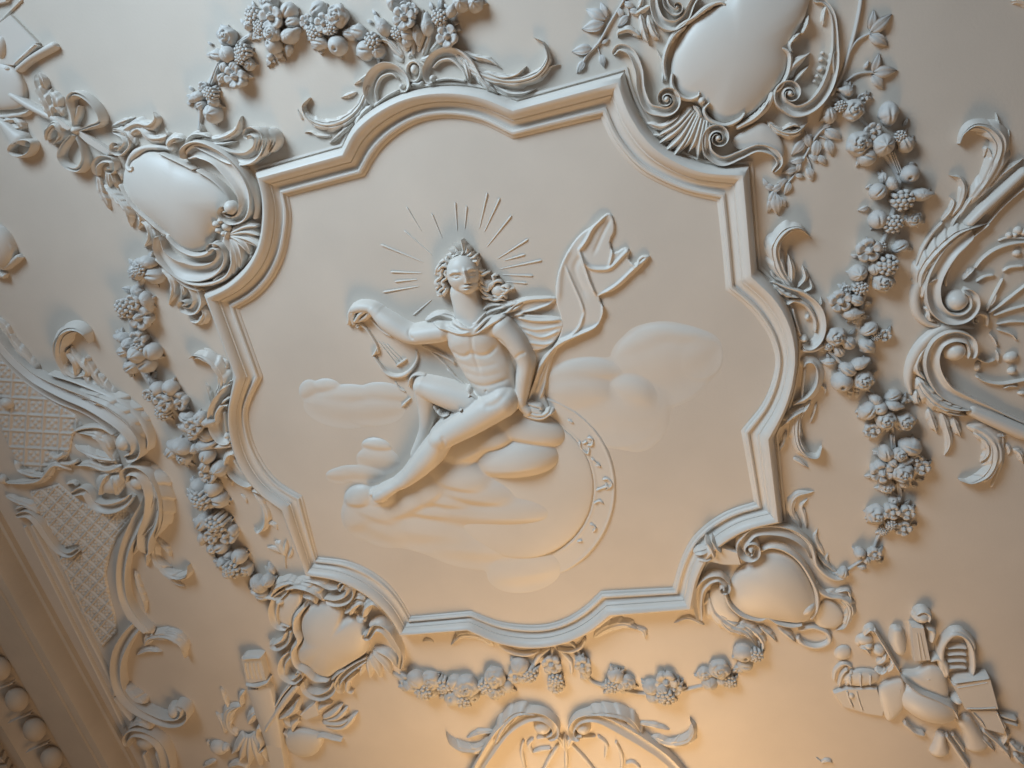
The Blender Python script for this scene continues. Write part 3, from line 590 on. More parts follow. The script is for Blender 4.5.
R('scroll_barrel', [(690, 32), (712, 70), (690, 120)], [14, 24, 16], [40, 56, 40], 'ropes'); R('scroll_barrel', [(655, 28), (680, 75), (655, 138)], [14, 24, 18], [44, 62, 44], 'ropes')
Lf([(425, 72), (500, 70), (560, 40), (585, -15)], 18, 26, 5, curl=8); Lf([(430, 80), (500, 92), (570, 80)], 9, 22, 3); Lf([(410, 70), (430, 40), (425, 10)], 10, 24, 0)
for tip in ((660, 405), (668, 445), (688, 505), (625, 520), (585, 575), (560, 600)): Lf([(535, 440), ((535 + tip[0]) / 2 + 8, (440 + tip[1]) / 2 - 14), tip], 24, 50, 0, ribs=1.5, name='fan_leaf', base=.5)
R('fan_collar', [(540, 420), (530, 460), (560, 520), (545, 570)], [12, 16, 14, 8], [46, 50, 44, 30])
for x, y, r in ((482, 402, 15), (500, 388, 13), (492, 425, 14), (520, 412, 18), (512, 438, 12)): Dm('bead', (x, y), r, r * .8, 22, 30, 30)
Lf([(540, 590), (500, 600), (470, 628), (430, 632)], 13, 40, 3)
R('rod', [(255, 530), (310, 580), (370, 635), (430, 655)], [6, 9, 9, 6], 30)
Lf([(270, 570), (310, 610), (320, 650), (305, 710)], 17, 22, 4); R('scroll', [(350, 610), (395, 640), (420, 690), (400, 730), (365, 725)], [10, 16, 20, 17, 12], [24, 28, 30, 32, 34], 'cup', v1=(18, 1, .8)); Lf([(350, 625), (362, 660), (352, 690)], 9, 24, 0); Lf([(425, 710), (440, 745), (420, 775), (385, 770)], 17, 30, 3)

# ================================================================== cartouche, upper right
F(580, 0, 4)
T('cartouche', 'large plaster cartouche with big smooth shield above the upper right corner of the frame', 'cartouche', (640, 240), 'corner cartouches of the frame')
Sh('shield', [(590, 0), (520, 40), (455, 82), (405, 145), (372, 220), (362, 300), (385, 370), (440, 405), (500, 440), (560, 492), (640, 482), (715, 432), (775, 365), (822, 290), (835, 200), (868, 125), (905, 50), (910, -40), (800, -110), (660, -80)], 70, 4)
R('rim', [(585, 25), (560, 12), (505, 30), (450, 75), (395, 110), (355, 175), (335, 250), (345, 325)], [7, 11, 12, 12, 12, 11, 10, 7], [40, 46, 50, 50, 46, 44, 40, 34])
Lf([(430, 100), (380, 140), (350, 190)], 16, 56, 4); Lf([(560, 5), (500, 40), (440, 90)], 14, 58, 5); Lf([(330, 330), (335, 260), (305, 195)], 10, 30, 3)
R('rim', [(370, 290), (368, 335), (392, 378), (435, 398), (472, 384), (476, 362)], [7, 10, 11, 10, 8, 6], 52); Dm('bead', (488, 403), 15, 15, 22, 0, 38)
R('rim', [(520, 408), (496, 440), (520, 482), (580, 502), (635, 480), (660, 448)], [6, 9, 11, 11, 10, 5], 54)
R('rim', [(800, 190), (838, 220), (832, 290), (800, 350), (770, 372)], [8, 12, 12, 11, 10], 50); R('rim', [(770, 365), (750, 420), (700, 470), (620, 515)], [14, 16, 16, 10], 48)
Lf([(660, 500), (720, 450), (765, 385)], 18, 56, 5); Lf([(850, 215), (838, 180), (870, 140), (890, 130)], 16, 56, 4); Lf([(885, 140), (905, 100), (912, 60)], 13, 50, 3); Lf([(450, 420), (470, 440), (485, 480)], 14, 44, 2)
R('scroll', [(130, 218), (158, 190), (205, 210), (236, 280), (245, 360), (275, 430), (335, 448)], [10, 16, 17, 17, 18, 20, 20], [24, 36, 44, 46, 46, 50, 54], 'cup', v1=(52, -1, 1.35))
Lf([(265, 492), (330, 505), (385, 475), (405, 440)], 20, 48, 3); Lf([(290, 540), (330, 540), (370, 510)], 11, 38, 3)
for p in ([(450, 430), (385, 500), (305, 548)], [(460, 440), (390, 520), (305, 582)], [(465, 445), (400, 550), (322, 620)], [(475, 450), (420, 560), (355, 650)], [(480, 455), (440, 550), (400, 608)], [(490, 460), (460, 560), (430, 615)], [(500, 470), (480, 560), (470, 640)], [(510, 470), (500, 560), (500, 640)]):
    Lf(p, 24, 50, 0, ribs=1.5, name='fan_leaf', base=.55)
R('scroll', [(770, 690), (798, 650), (775, 610), (710, 592), (640, 620), (570, 645), (515, 612), (502, 560)], [7, 14, 16, 16, 18, 20, 20, 18], [30, 38, 42, 44, 48, 52, 54, 54], 'cup', v1=(50, 1, 1.3))
Sh('scroll_web', [(610, 560), (660, 520), (730, 490), (790, 540), (815, 590), (805, 640), (760, 600), (700, 580), (640, 600)], 24, 14, 3)
R('scroll', [(935, 5), (975, 8), (1010, 60), (1020, 150), (1015, 250), (985, 350), (930, 420), (865, 445), (812, 420)], [7, 9, 10, 13, 22, 26, 27, 26, 22], [22, 26, 30, 34, 44, 50, 54, 56, 56], 'cup', v1=(52, 1, 1.3))
Lf([(985, 20), (975, 60), (970, 105)], 12, 20, 2); Lf([(835, 320), (850, 265), (920, 210)], 26, 48, 0, ribs=1); Lf([(850, 335), (880, 300), (915, 262)], 12, 44, 0, ribs=1)
for x, y, r in ((970, 212, 8), (965, 238, 11), (962, 275, 14), (948, 305, 9), (938, 325, 8)): Dm('bead', (x, y), r, r, r + 16)
Lf([(1020, 320), (1010, 260), (1012, 215), (1030, 200)], 18, 40, 3)
Lf([(745, 485), (800, 525), (860, 530), (910, 490)], 24, 44, 5); Lf([(790, 530), (850, 500), (890, 515)], 12, 46, 3)
R('scroll', [(295, -40), (298, 30), (325, 88), (375, 105), (420, 75), (445, 20), (470, -20)], [14, 18, 20, 22, 20, 16, 12], [36, 44, 50, 54, 50, 46, 40], 'cup'); R('scroll', [(335, -30), (345, 20), (370, 48)], [8, 12, 14], [40, 50, 56], 'cup', v1=(24, -1, .9))
Lf([(245, 150), (200, 120), (155, 130), (152, 150)], 18, 30, 3); Lf([(240, 50), (255, 120), (275, 180)], 18, 34, 3); Lf([(270, 60), (290, 120), (320, 165)], 20, 40, 2); Lf([(285, 20), (250, 40), (215, 62)], 16, 28, 3); Lf([(250, -20), (240, 20), (225, 40)], 14, 26, 3)

# ================================================================== cartouche, lower left
F(180, 560, 3.69)
T('cartouche', 'lobed plaster cartouche with smooth boss at the lower left corner of the frame', 'cartouche', (540, 300), 'corner cartouches of the frame')
Sh('shield', [(452, 235), (462, 190), (500, 160), (555, 152), (600, 175), (612, 208), (650, 206), (685, 235), (702, 285), (690, 335), (640, 372), (592, 402), (548, 426), (505, 412), (478, 385), (445, 368), (436, 325), (460, 285)], 44, 4)
R('rim', [(470, 160), (432, 205), (428, 250), (442, 290), (420, 330), (432, 380), (470, 405), (505, 435), (555, 440)], [6, 11, 9, 9, 10, 10, 9, 9, 6], [26, 32, 32, 34, 34, 34, 34, 32, 26])
R('scroll', [(400, 105), (360, 140), (348, 190), (365, 235), (408, 245)], [8, 14, 16, 15, 9], [20, 26, 28, 28, 24], 'cup'); R('scroll', [(405, 255), (392, 295), (355, 315), (333, 298)], [10, 14, 15, 9], [24, 28, 28, 22], 'cup')
R('scroll', [(415, 335), (385, 370), (385, 415), (420, 440), (448, 425)], [9, 13, 14, 12, 9], [22, 26, 28, 28, 28], 'cup', v1=(12, -1, .7))
Sh('web', [(390, 130), (440, 120), (450, 150), (430, 200), (410, 240), (375, 230), (360, 190)], 16, 8, 3)
Lf([(335, 150), (355, 100), (410, 78), (450, 95)], 18, 34, 4); Lf([(385, 105), (440, 92), (500, 110), (545, 150)], 20, 44, 5); Lf([(450, 70), (510, 78), (560, 100), (600, 95)], 15, 34, 3); Lf([(455, 130), (490, 135), (510, 158)], 12, 34, 0)
R('rod', [(262, 110), (300, 128), (345, 135), (385, 150)], [9, 12, 9, 8], [26, 32, 30, 28]); Dm('bead', (370, 150), 17, 14, 34)
R('scroll', [(535, 140), (580, 148), (622, 135), (635, 105), (615, 82)], [9, 14, 15, 14, 11], [30, 36, 40, 40, 38], 'cup', v1=(14, -1, .7))
Lf([(640, 150), (655, 130), (680, 135), (690, 150)], 14, 36, 3); Lf([(630, 200), (640, 170), (670, 150), (690, 165)], 18, 42, 4); Lf([(680, 210), (690, 170), (720, 150), (752, 178)], 20, 44, 4); Lf([(655, 200), (665, 215), (690, 220)], 12, 40, 2); Lf([(610, 190), (630, 180), (650, 160)], 12, 40, 2)
R('scroll', [(702, 275), (725, 240), (760, 250), (790, 290), (818, 345), (812, 400)], [9, 14, 15, 12, 8, 6], [30, 36, 36, 32, 26, 20], 'cup', v0=(13, 1, .7)); R('rim', [(700, 235), (740, 225), (780, 260)], [7, 11, 8], 34)
for p in ([(720, 330), (770, 350), (805, 395)], [(712, 340), (750, 375), (785, 420)], [(700, 350), (725, 395), (745, 432)], [(690, 360), (700, 400), (705, 432)], [(680, 365), (672, 400), (668, 425)]): Lf(p, 16, 24, 0, ribs=1, name='shell_rib', base=.5)
R('scroll', [(600, 490), (585, 455), (605, 420), (650, 385), (695, 360)], [8, 11, 12, 10, 6], [20, 26, 28, 28, 20], 'cup'); R('scroll', [(640, 490), (618, 475), (625, 440), (660, 410)], [6, 8, 8, 5], [18, 22, 22, 16])
R('scroll', [(455, 440), (468, 478), (515, 498), (560, 480), (580, 440)], [8, 12, 15, 13, 8], [20, 26, 26, 26, 20], 'cup'); Lf([(560, 440), (590, 410), (620, 395)], 12, 30, 3)

# ================================================================== cartouche, lower right
F(660, 480, 4.267)
T('cartouche', 'plaster cartouche with round bulging shield at the lower right corner of the frame', 'cartouche', (480, 450), 'corner cartouches of the frame')
Sh('shield', [(300, 440), (330, 385), (390, 345), (440, 305), (510, 305), (575, 340), (625, 405), (655, 470), (672, 530), (650, 578), (600, 605), (530, 600), (440, 590), (350, 565), (292, 505)], 54, 4, centre=(480, 450))
Dm('corner_bulge', (630, 548), 46, 26, 46, -45)
R('rim', [(425, 300), (470, 280), (530, 292), (590, 335), (635, 400), (668, 475), (668, 545), (640, 590)], [8, 12, 13, 12, 11, 11, 10, 7], [30, 38, 42, 42, 40, 40, 38, 30])
R('scroll', [(650, 330), (625, 270), (560, 222), (480, 205), (400, 212), (352, 255)], [10, 20, 24, 24, 22, 20], [34, 40, 42, 44, 48, 54], 'cup', v1=(46, -1, 1.4))
R('scroll_edge', [(545, 200), (610, 240), (650, 290), (665, 350), (700, 395), (750, 420), (795, 412)], [5, 9, 10, 10, 12, 12, 7], [34, 38, 38, 36, 34, 30, 24])
R('rim', [(275, 470), (300, 530), (350, 572), (420, 592), (460, 582), (500, 605), (560, 618), (610, 612)], [7, 11, 12, 11, 9, 10, 10, 6], [34, 36, 36, 34, 30, 34, 34, 28])
R('scroll', [(170, 600), (160, 530), (168, 460), (205, 418), (250, 408), (285, 435)], [12, 17, 19, 18, 15, 12], [24, 32, 38, 44, 48, 50], 'cup', v1=(22, 1, .9))
Lf([(205, 480), (230, 560), (300, 620), (370, 650), (425, 720)], 40, 34, 7); Lf([(240, 580), (290, 630), (330, 650)], 18, 30, 4); Lf([(330, 600), (400, 640), (440, 690), (430, 740)], 20, 28, 5); Lf([(190, 620), (120, 590), (60, 610)], 12, 12, 3)
Sh('web', [(215, 470), (265, 460), (300, 540), (340, 590), (300, 610), (230, 560)], 18, 10, 3)
R('scroll', [(660, 430), (680, 470), (725, 495), (770, 500), (805, 525), (800, 560)], [8, 12, 12, 10, 10, 6], [28, 30, 28, 26, 24, 18], 'round'); Lf([(700, 470), (770, 500), (810, 550), (790, 620), (750, 640)], 26, 24, 6); Lf([(740, 480), (800, 470), (818, 520)], 10, 20, 2)
R('scroll', [(590, 640), (650, 628), (710, 650), (722, 690), (670, 712), (610, 698), (582, 665)], 10, 18, closed=False); Lf([(500, 625), (545, 660), (580, 690)], 18, 22, 3); Lf([(420, 620), (470, 660), (500, 690)], 14, 20, 3)
Sh('web', [(690, 520), (740, 520), (780, 570), (760, 620), (700, 630), (660, 600)], 14, 4, 3)
CUR[0] = T('strap_clasp', 'bundled plaster strap clasping the frame moulding beside the lower right cartouche', 'clasp', (200, 300))
Pl('strap', [(215, 260), (330, 300), (345, 350), (270, 350), (200, 335)], 40); Lf([(215, 290), (180, 300), (140, 305)], 20, 64, 0, ribs=1.5, name='strap_end', base=.8); Lf([(230, 320), (195, 330), (150, 325)], 18, 60, 0, ribs=1.5, name='strap_end', base=.8)
R('binding', [(190, 240), (215, 275), (232, 320)], [10, 13, 10], 68); R('binding', [(215, 235), (235, 270), (262, 300)], [9, 12, 9], 64)

# ================================================================== crest over the upper lobe
F(290, 60, 5.689)
T('crest', 'plaster crest of two arched scrolls and a jewel on the upper frame lobe', 'ornament', (705, 120))
R('scroll', [(482, 268), (448, 215), (442, 150), (470, 85), (530, 38), (600, 45), (655, 90), (672, 140), (655, 172), (632, 160)], [8, 16, 24, 27, 26, 23, 20, 18, 15, 12], [30, 44, 52, 56, 56, 54, 50, 50, 48, 50], 'cupl'); Dm('bead', (636, 150), 17, 17, 46)
R('bar', [(490, 255), (555, 205), (625, 168)], 8, 34); R('scroll_inner', [(500, 238), (490, 170), (520, 100), (580, 80), (620, 110)], [6, 8, 9, 8, 5], [30, 34, 34, 30, 26])
Lf([(455, 110), (430, 200), (385, 285), (300, 350), (200, 368), (110, 330), (78, 265), (115, 215)], 42, 46, 8, curl=16); Lf([(395, 270), (320, 340), (240, 358), (195, 345)], 22, 50, 3); Lf([(470, 255), (420, 300), (385, 360), (370, 420)], 30, 46, 4)
Lf([(235, 432), (160, 428), (120, 408), (82, 412)], 12, 24, 0, ribs=1); Lf([(370, 350), (310, 400), (225, 475)], 17, 34, 4); Lf([(380, 180), (330, 200), (290, 215)], 16, 24, 3); Lf([(480, 60), (420, 100), (365, 140)], 14, 30, 4); Lf([(70, 340), (50, 300), (45, 280)], 9, 16, 0)
Dm('jewel', (705, 55), 24, 30, 40); R('jewel_ring', [(705, 8), (672, 30), (668, 75), (690, 118), (725, 118), (745, 75), (740, 30)], 9, 34, closed=True); R('scroll', [(690, 150), (705, 135), (735, 140), (760, 120)], [8, 12, 12, 8], 34)
F(384, 0, 4)
R('scroll', [(455, 380), (390, 330), (345, 260), (300, 218), (250, 205), (200, 225), (170, 275), (175, 320), (200, 328)], [7, 14, 18, 20, 18, 16, 14, 13, 10], [24, 34, 40, 42, 40, 38, 36, 36, 36], 'cupr'); Dm('bead', (194, 314), 15, 15, 34)
R('bar', [(205, 322), (260, 315), (330, 325)], 6, 26); R('scroll_inner', [(195, 275), (225, 245), (270, 240), (315, 280), (335, 325)], [4, 6, 7, 7, 5], 26); Lf([(320, 235), (335, 280), (345, 335)], 16, 38, 0)
Lf([(280, 205), (340, 270), (420, 310), (520, 325), (610, 300), (655, 240), (640, 175), (600, 150)], 30, 36, 7, curl=12); Lf([(400, 285), (470, 310), (530, 300), (570, 265)], 16, 42, 3); Lf([(310, 200), (360, 225), (420, 240), (470, 272)], 14, 26, 4); Lf([(590, 330), (640, 300), (665, 268), (705, 258)], 8, 20, 0)
Lf([(430, 335), (490, 370), (550, 375), (610, 355)], 12, 28, 4); Lf([(350, 270), (400, 330), (460, 378)], 20, 40, 4)
F(330, 0, 6.4)
for p in ([(470, 395), (430, 370), (400, 345)], [(580, 385), (620, 370), (650, 345)], [(500, 370), (520, 340), (540, 370)], [(470, 380), (440, 320), (390, 280), (340, 240)], [(600, 370), (610, 300), (640, 260)]): Lf(p, 18, 22, 0)

# ================================================================== leaf scrolls on the right lobe
F(740, 160, 4)
T('leaf_scroll', 'upper plaster leaf scroll with curled tip on the right lobe of the frame', 'ornament', (200, 500), 'leaf scrolls on the side lobes')
Lf([(215, 520), (160, 440), (140, 350), (180, 285), (235, 270), (282, 308)], 36, 46, 5, curl=20); Lf([(205, 500), (205, 430), (190, 370)], 18, 36, 0); Lf([(230, 510), (260, 470), (250, 420)], 14, 24, 3); Lf([(250, 530), (285, 510), (275, 465)], 10, 18, 3); Lf([(125, 400), (110, 370), (95, 340)], 9, 16, 0); Lf([(135, 330), (155, 290), (180, 258)], 8, 24, 0); Lf([(300, 580), (325, 575), (322, 545)], 8, 14, 0)
R('scroll', [(120, 488), (180, 520), (250, 545), (305, 590), (325, 650), (315, 710), (280, 745), (248, 735)], [8, 18, 20, 19, 18, 17, 15, 12], [34, 44, 44, 40, 38, 38, 38, 38], 'cupl'); Dm('bead', (256, 716), 16, 16, 40)
R('bar', [(210, 590), (225, 650), (244, 705)], 5, 24); R('scroll_inner', [(185, 578), (220, 562), (268, 585), (300, 640), (300, 690)], [6, 10, 10, 8, 5], [34, 34, 30, 26, 22]); Lf([(130, 495), (180, 535), (240, 550)], 14, 52, 4); Dm('bead', (270, 630), 10, 14, 16); Lf([(120, 440), (140, 470), (180, 490)], 8, 30, 2)
F(768, 340, 4)
T('leaf_scroll', 'lower plaster leaf scroll with hanging curled leaf on the right lobe of the frame', 'ornament', (170, 200), 'leaf scrolls on the side lobes')
R('bar', [(132, 40), (180, 38), (225, 20)], [9, 13, 10], [34, 34, 28]); R('scroll', [(134, 108), (145, 82), (180, 78), (208, 115), (205, 180), (165, 235), (100, 262)], [9, 13, 15, 16, 17, 17, 9], [34, 36, 36, 36, 38, 38, 30], 'cupr')
R('bar', [(148, 112), (140, 180), (135, 235)], 5, 24); Lf([(155, 275), (100, 300), (38, 352)], 20, 40, 4); Lf([(150, 250), (118, 320), (118, 400), (150, 455), (195, 465), (215, 425)], 26, 30, 4, curl=14); Lf([(100, 472), (130, 490), (162, 510)], 9, 14, 0); Lf([(72, 365), (62, 410), (42, 445)], 10, 20, 2); Lf([(195, 250), (185, 290), (168, 332)], 7, 12, 2); Lf([(215, 180), (230, 200), (225, 220)], 6, 12, 0); Lf([(170, 240), (150, 275), (120, 300)], 12, 30, 2)
F(660, 480, 4.267)
T('leaf_spray', 'pair of low pale plaster leaves right of the frame, above the lower right cartouche', 'ornament', (600, 120))
Lf([(600, 200), (560, 130), (580, 70), (655, 48)], 20, 16, 3); Lf([(625, 205), (615, 150), (605, 110), (630, 80)], 12, 12, 3); Lf([(700, 320), (665, 250), (672, 205)], 12, 10, 2); Lf([(730, 380), (712, 340), (718, 310)], 8, 8, 2); Lf([(760, 400), (700, 350), (660, 300)], 10, 16, 3)

# ================================================================== leaf scrolls on the left lobe
F(170, 340, 5.689)
T('leaf_scroll', 'upper plaster leaf scroll with curled tip on the left lobe of the frame', 'ornament', (260, 330), 'leaf scrolls on the side lobes')
Lf([(265, 330), (300, 240), (270, 160), (210, 100), (150, 80), (115, 105)], 40, 50, 5, curl=20); Lf([(240, 375), (225, 310), (205, 240)], 16, 24, 3); Lf([(275, 310), (315, 270), (350, 240)], 14, 30, 3); Lf([(310, 180), (325, 140), (300, 100)], 10, 16, 2); Lf([(240, 100), (215, 60), (195, 45)], 10, 20, 0); Lf([(230, 130), (175, 95), (140, 110)], 16, 56, 0)
R('scroll', [(362, 225), (320, 290), (270, 350), (242, 420), (248, 500), (285, 565), (330, 575), (345, 545)], [10, 18, 22, 21, 20, 19, 16, 12], [34, 44, 46, 44, 42, 42, 42, 40], 'cupr'); Dm('bead', (325, 545), 18, 18, 42); R('bar', [(312, 400), (318, 460), (328, 525)], 6, 28); R('scroll_inner', [(345, 368), (300, 372), (268, 420), (268, 480)], [9, 12, 11, 7], [40, 38, 34, 28])
Lf([(360, 240), (310, 270), (270, 310)], 16, 50, 3); Lf([(355, 320), (320, 340), (290, 370)], 12, 46, 2); Lf([(238, 360), (228, 380), (222, 400)], 10, 20, 2)
F(190, 440, 5.689)
T('leaf_scroll', 'lower plaster leaf scroll with small hanging leaf on the left lobe of the frame', 'ornament', (250, 200), 'leaf scrolls on the side lobes')
R('bar', [(130, 40), (180, 35), (250, 25)], [10, 15, 12], 34); R('scroll', [(262, 92), (250, 68), (212, 75), (192, 130), (215, 195), (270, 250), (330, 275), (378, 255)], [9, 14, 16, 18, 20, 21, 19, 9], [34, 38, 38, 38, 38, 40, 38, 28], 'cupl')
R('bar', [(250, 110), (290, 170), (345, 220)], 6, 24); Lf([(350, 285), (400, 295), (440, 320), (492, 350)], 22, 40, 4); Lf([(360, 300), (400, 350), (430, 420), (425, 490), (390, 525), (365, 500)], 22, 22, 3, curl=10); Lf([(420, 470), (470, 480), (500, 510)], 16, 12, 4); Lf([(290, 310), (315, 335), (325, 360)], 8, 10, 0); Lf([(210, 215), (235, 240), (240, 260)], 8, 14, 0)
T('leaf_spray', 'small three-leaved plaster sprig left of the frame, above the lower left cartouche', 'ornament', (530, 620))
Lf([(540, 660), (510, 610), (490, 570)], 24, 20, 2); Lf([(535, 650), (545, 600), (550, 565)], 12, 14, 0); Lf([(520, 640), (480, 620), (440, 610)], 18, 12, 0); R('stem', [(545, 730), (540, 690), (540, 650)], 3, 8); Lf([(560, 670), (575, 640), (580, 610)], 10, 10, 0)
Lf([(490, 780), (450, 755), (425, 715)], 18, 14, 0)

# ================================================================== crest under the lower lobe
F(384, 600, 4)
T('crest', 'low plaster crest of arcs and two leaves under the lower frame lobe', 'ornament', (670, 230))
R('scroll', [(450, 150), (470, 185), (520, 212), (575, 218), (625, 200)], [5, 8, 9, 8, 5], 16); R('scroll', [(690, 195), (740, 205), (785, 190), (808, 150)], [5, 8, 8, 5], 16)
Lf([(440, 185), (380, 145), (310, 140), (268, 180)], 26, 16, 5); Lf([(840, 150), (890, 115), (960, 98), (1030, 120)], 28, 16, 5); Lf([(1000, 110), (1035, 125), (1045, 155)], 14, 12, 3)
R('rib', [(598, 268), (620, 225), (665, 190)], [6, 9, 6], 14); R('rib', [(752, 298), (745, 245), (700, 195)], [6, 9, 6], 14); R('rib', [(672, 235), (672, 210), (672, 185)], 6, 12); Lf([(200, 170), (175, 160), (155, 165)], 8, 8, 2)
# ------------------------------------------------------------------ flower and fruit prototypes (unit size, z up from the ground)
def polar(name, Rf, Zf, nr=9, na=30, skirt=-.7, sub=None):
    V = [(0, 0, Zf(0, 0))]; Fc = []
    for i in range(1, nr + 1):
        q = i / nr
        for a in range(na):
            t = 2 * PI * a / na; r = Rf(t) * q; V.append((r * math.cos(t), r * math.sin(t), Zf(q, t)))
    for a in range(na): t = 2 * PI * a / na; V.append((.75 * Rf(t) * math.cos(t), .75 * Rf(t) * math.sin(t), skirt))
    for a in range(na): Fc.append((0, 1 + a, 1 + (a + 1) % na))
    for i in range(1, nr + 1):
        for a in range(na):
            b = (a + 1) % na; Fc.append((1 + (i - 1) * na + a, 1 + i * na + a, 1 + i * na + b, 1 + (i - 1) * na + b))
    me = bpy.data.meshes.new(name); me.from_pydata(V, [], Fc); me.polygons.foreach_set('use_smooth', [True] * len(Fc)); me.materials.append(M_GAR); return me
S = math.sin; K = math.cos
def rose_z(k):
    def z(q, t):
        s = (q * 2.6 + t / (2 * PI) * k) % 1.; return .72 * math.sqrt(max(0, 1.02 - q * q)) + .22 * (1 - s) ** 1.5 * (1 - .4 * q) + .06 * S(5 * t + 6 * q) * q
    return z
PROTO = {
 'R': [polar('rose', lambda t, k=k: 1 - .09 * abs(S(2.5 * t + k)), rose_z(k), 12, 40) for k in (1, 2)],
 'F': [polar('blossom', lambda t, n=n: .8 + .24 * abs(K(n / 2 * t)) ** .5, lambda q, t, n=n: (.5 + .34 * math.sqrt(max(0, 1 - (q / .27) ** 2)) if q < .27 else .18 + .5 * q ** .8 - (.2 * max(0, q - .8) / .2) - .26 * math.exp(-(K(n / 2 * t) / .2) ** 2) * q), 12, 48) for n in (5, 6)],
 'G': [polar('fruit', lambda t: 1 - .04 * abs(S(3 * t)), lambda q, t: .95 * math.sqrt(max(0, 1 - q * q)) - .13 * (1 - abs(S(3 * t)) ** .5) * q * (1 - q ** 3) * 2 + .1 * math.exp(-(q / .16) ** 2), 11, 36), polar('fruit', lambda t: 1, lambda q, t: .95 * math.sqrt(max(0, 1 - q * q)) - .2 * math.exp(-(q * S(t) / .1) ** 2) * (1 - q), 10, 28), polar('fruit', lambda t: 1, lambda q, t: .95 * math.sqrt(max(0, 1 - q * q)) - .35 * math.exp(-(((q * K(t) - .35) ** 2 + (q * S(t)) ** 2) / .03)), 12, 28)],
 'B': [polar('bud', lambda t: (1.25 if K(t) > 0 else 1.0) * (1 - .28 * abs(S(t)) ** 1.2), lambda q, t: .8 * math.sqrt(max(0, 1 - q * q)) - .16 * math.exp(-(q * S(t) / .12) ** 2) * (1 - q * .5) - .07 * math.exp(-((q * S(t) - .42) / .1) ** 2), 10, 28),
       polar('bud', lambda t: (1.4 if abs(t) < .3 else 1.) * (1 - .3 * abs(S(t))), lambda q, t: .75 * math.sqrt(max(0, 1 - q * q)) + .1 * abs(S(3 * t)) * q * (1 - q) * 2, 10, 28)],
}
def leafmesh(k):
    V = []; Fc = []; n = 10; m = 6
    for i in range(n + 1):
        t = i / n; w = .37 * S(PI * t ** .75) ** .85 * (1 - .18 * ((t * k) % 1 if k else 0)); z = .25 + .3 * S(PI * t) - .18 * t
        for j in range(m + 1):
            u = j / m * 2 - 1; V.append((t * 1.5, u * max(w, .01), z - .16 * abs(u) ** 1.5 - .16 * math.exp(-(u / .16) ** 2)))
    b = len(V)
    for i in range(n):
        for j in range(m): a = i * (m + 1) + j; Fc.append((a, a + 1, a + m + 2, a + m + 1))
    for V0 in list(V): V.append((V0[0] * .95, V0[1] * .7, -.5))
    for i in range(n):
        for j in (0, m):
            a = i * (m + 1) + j; Fc.append((a, a + m + 1, b + a + m + 1, b + a))
    for j in range(m):
        for i in (0, n): a = i * (m + 1) + j; Fc.append((a, a + 1, b + a + 1, b + a))
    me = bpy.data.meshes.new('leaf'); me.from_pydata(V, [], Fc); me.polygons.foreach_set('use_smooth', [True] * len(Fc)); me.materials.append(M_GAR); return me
PROTO['L'] = [leafmesh(0), leafmesh(4)]
def berrymesh(seed):
    r = random.Random(seed); pts = [(0, 0, .25)] + [(.38 * K(a + seed), .38 * S(a + seed), .23) for a in [i * PI / 3 for i in range(6)]] + [(.72 * K(a), .72 * S(a), .22) for a in [i * PI / 5 + .3 for i in range(10)]]
    V = []; Fc = []
    for x, y, q in pts:
        x += r.uniform(-.05, .05); y += r.uniform(-.05, .05); h = .75 * math.sqrt(max(0, 1 - (x * x + y * y) * .8)); b = len(V); V.append((x, y, h + q * .7))
        for i, (rr, zz) in enumerate(((.6, .8 * .7), (.95, .25), (.8, -1.2))):
            for a in range(8): t = 2 * PI * a / 8; V.append((x + rr * q * K(t), y + rr * q * S(t), h + zz * q if i < 2 else -.3))
        for a in range(8):
            c = (a + 1) % 8; Fc.append((b, b + 1 + a, b + 1 + c))
            for i in (0, 1): Fc.append((b + 1 + i * 8 + a, b + 9 + i * 8 + a, b + 9 + i * 8 + c, b + 1 + i * 8 + c))
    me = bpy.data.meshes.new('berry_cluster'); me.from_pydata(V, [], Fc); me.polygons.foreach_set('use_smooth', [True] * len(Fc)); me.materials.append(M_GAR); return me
PROTO['C'] = [berrymesh(1), berrymesh(2)]
NM = dict(R='rose', F='blossom', G='fruit', B='bud', L='leaf', C='berry_cluster')
rg = random.Random(11)
def sprig(par, kind, x, y, r, rot=None, z=0., k=None, hz=1.):
    """x, y, r in photo pixels"""
    sc = float(scl(x, y)); p = xy(x, y, (z + r * .5) * sc); o = bpy.data.objects.new(NM[kind], PROTO[kind][rg.randrange(len(PROTO[kind])) if k is None else k])
    if rot is None: rot = rg.uniform(0, 360)
    a = math.radians(rot); q = xy(x + K(a), y + S(a), (z + r * .5) * sc) - p; ang = math.atan2(q[1], q[0])
    off = rootloc(par); M = Matrix.Translation((p[0] - off.x, p[1] - off.y, CEIL - z * sc - off.z)) @ Matrix.Rotation(ang, 4, 'Z') @ Matrix.Rotation(PI, 4, 'X') @ Matrix.Diagonal((r * sc, r * sc, r * sc * hz, 1))
    put(o, par); o.matrix_local = M; return o
HZ = [1.3]
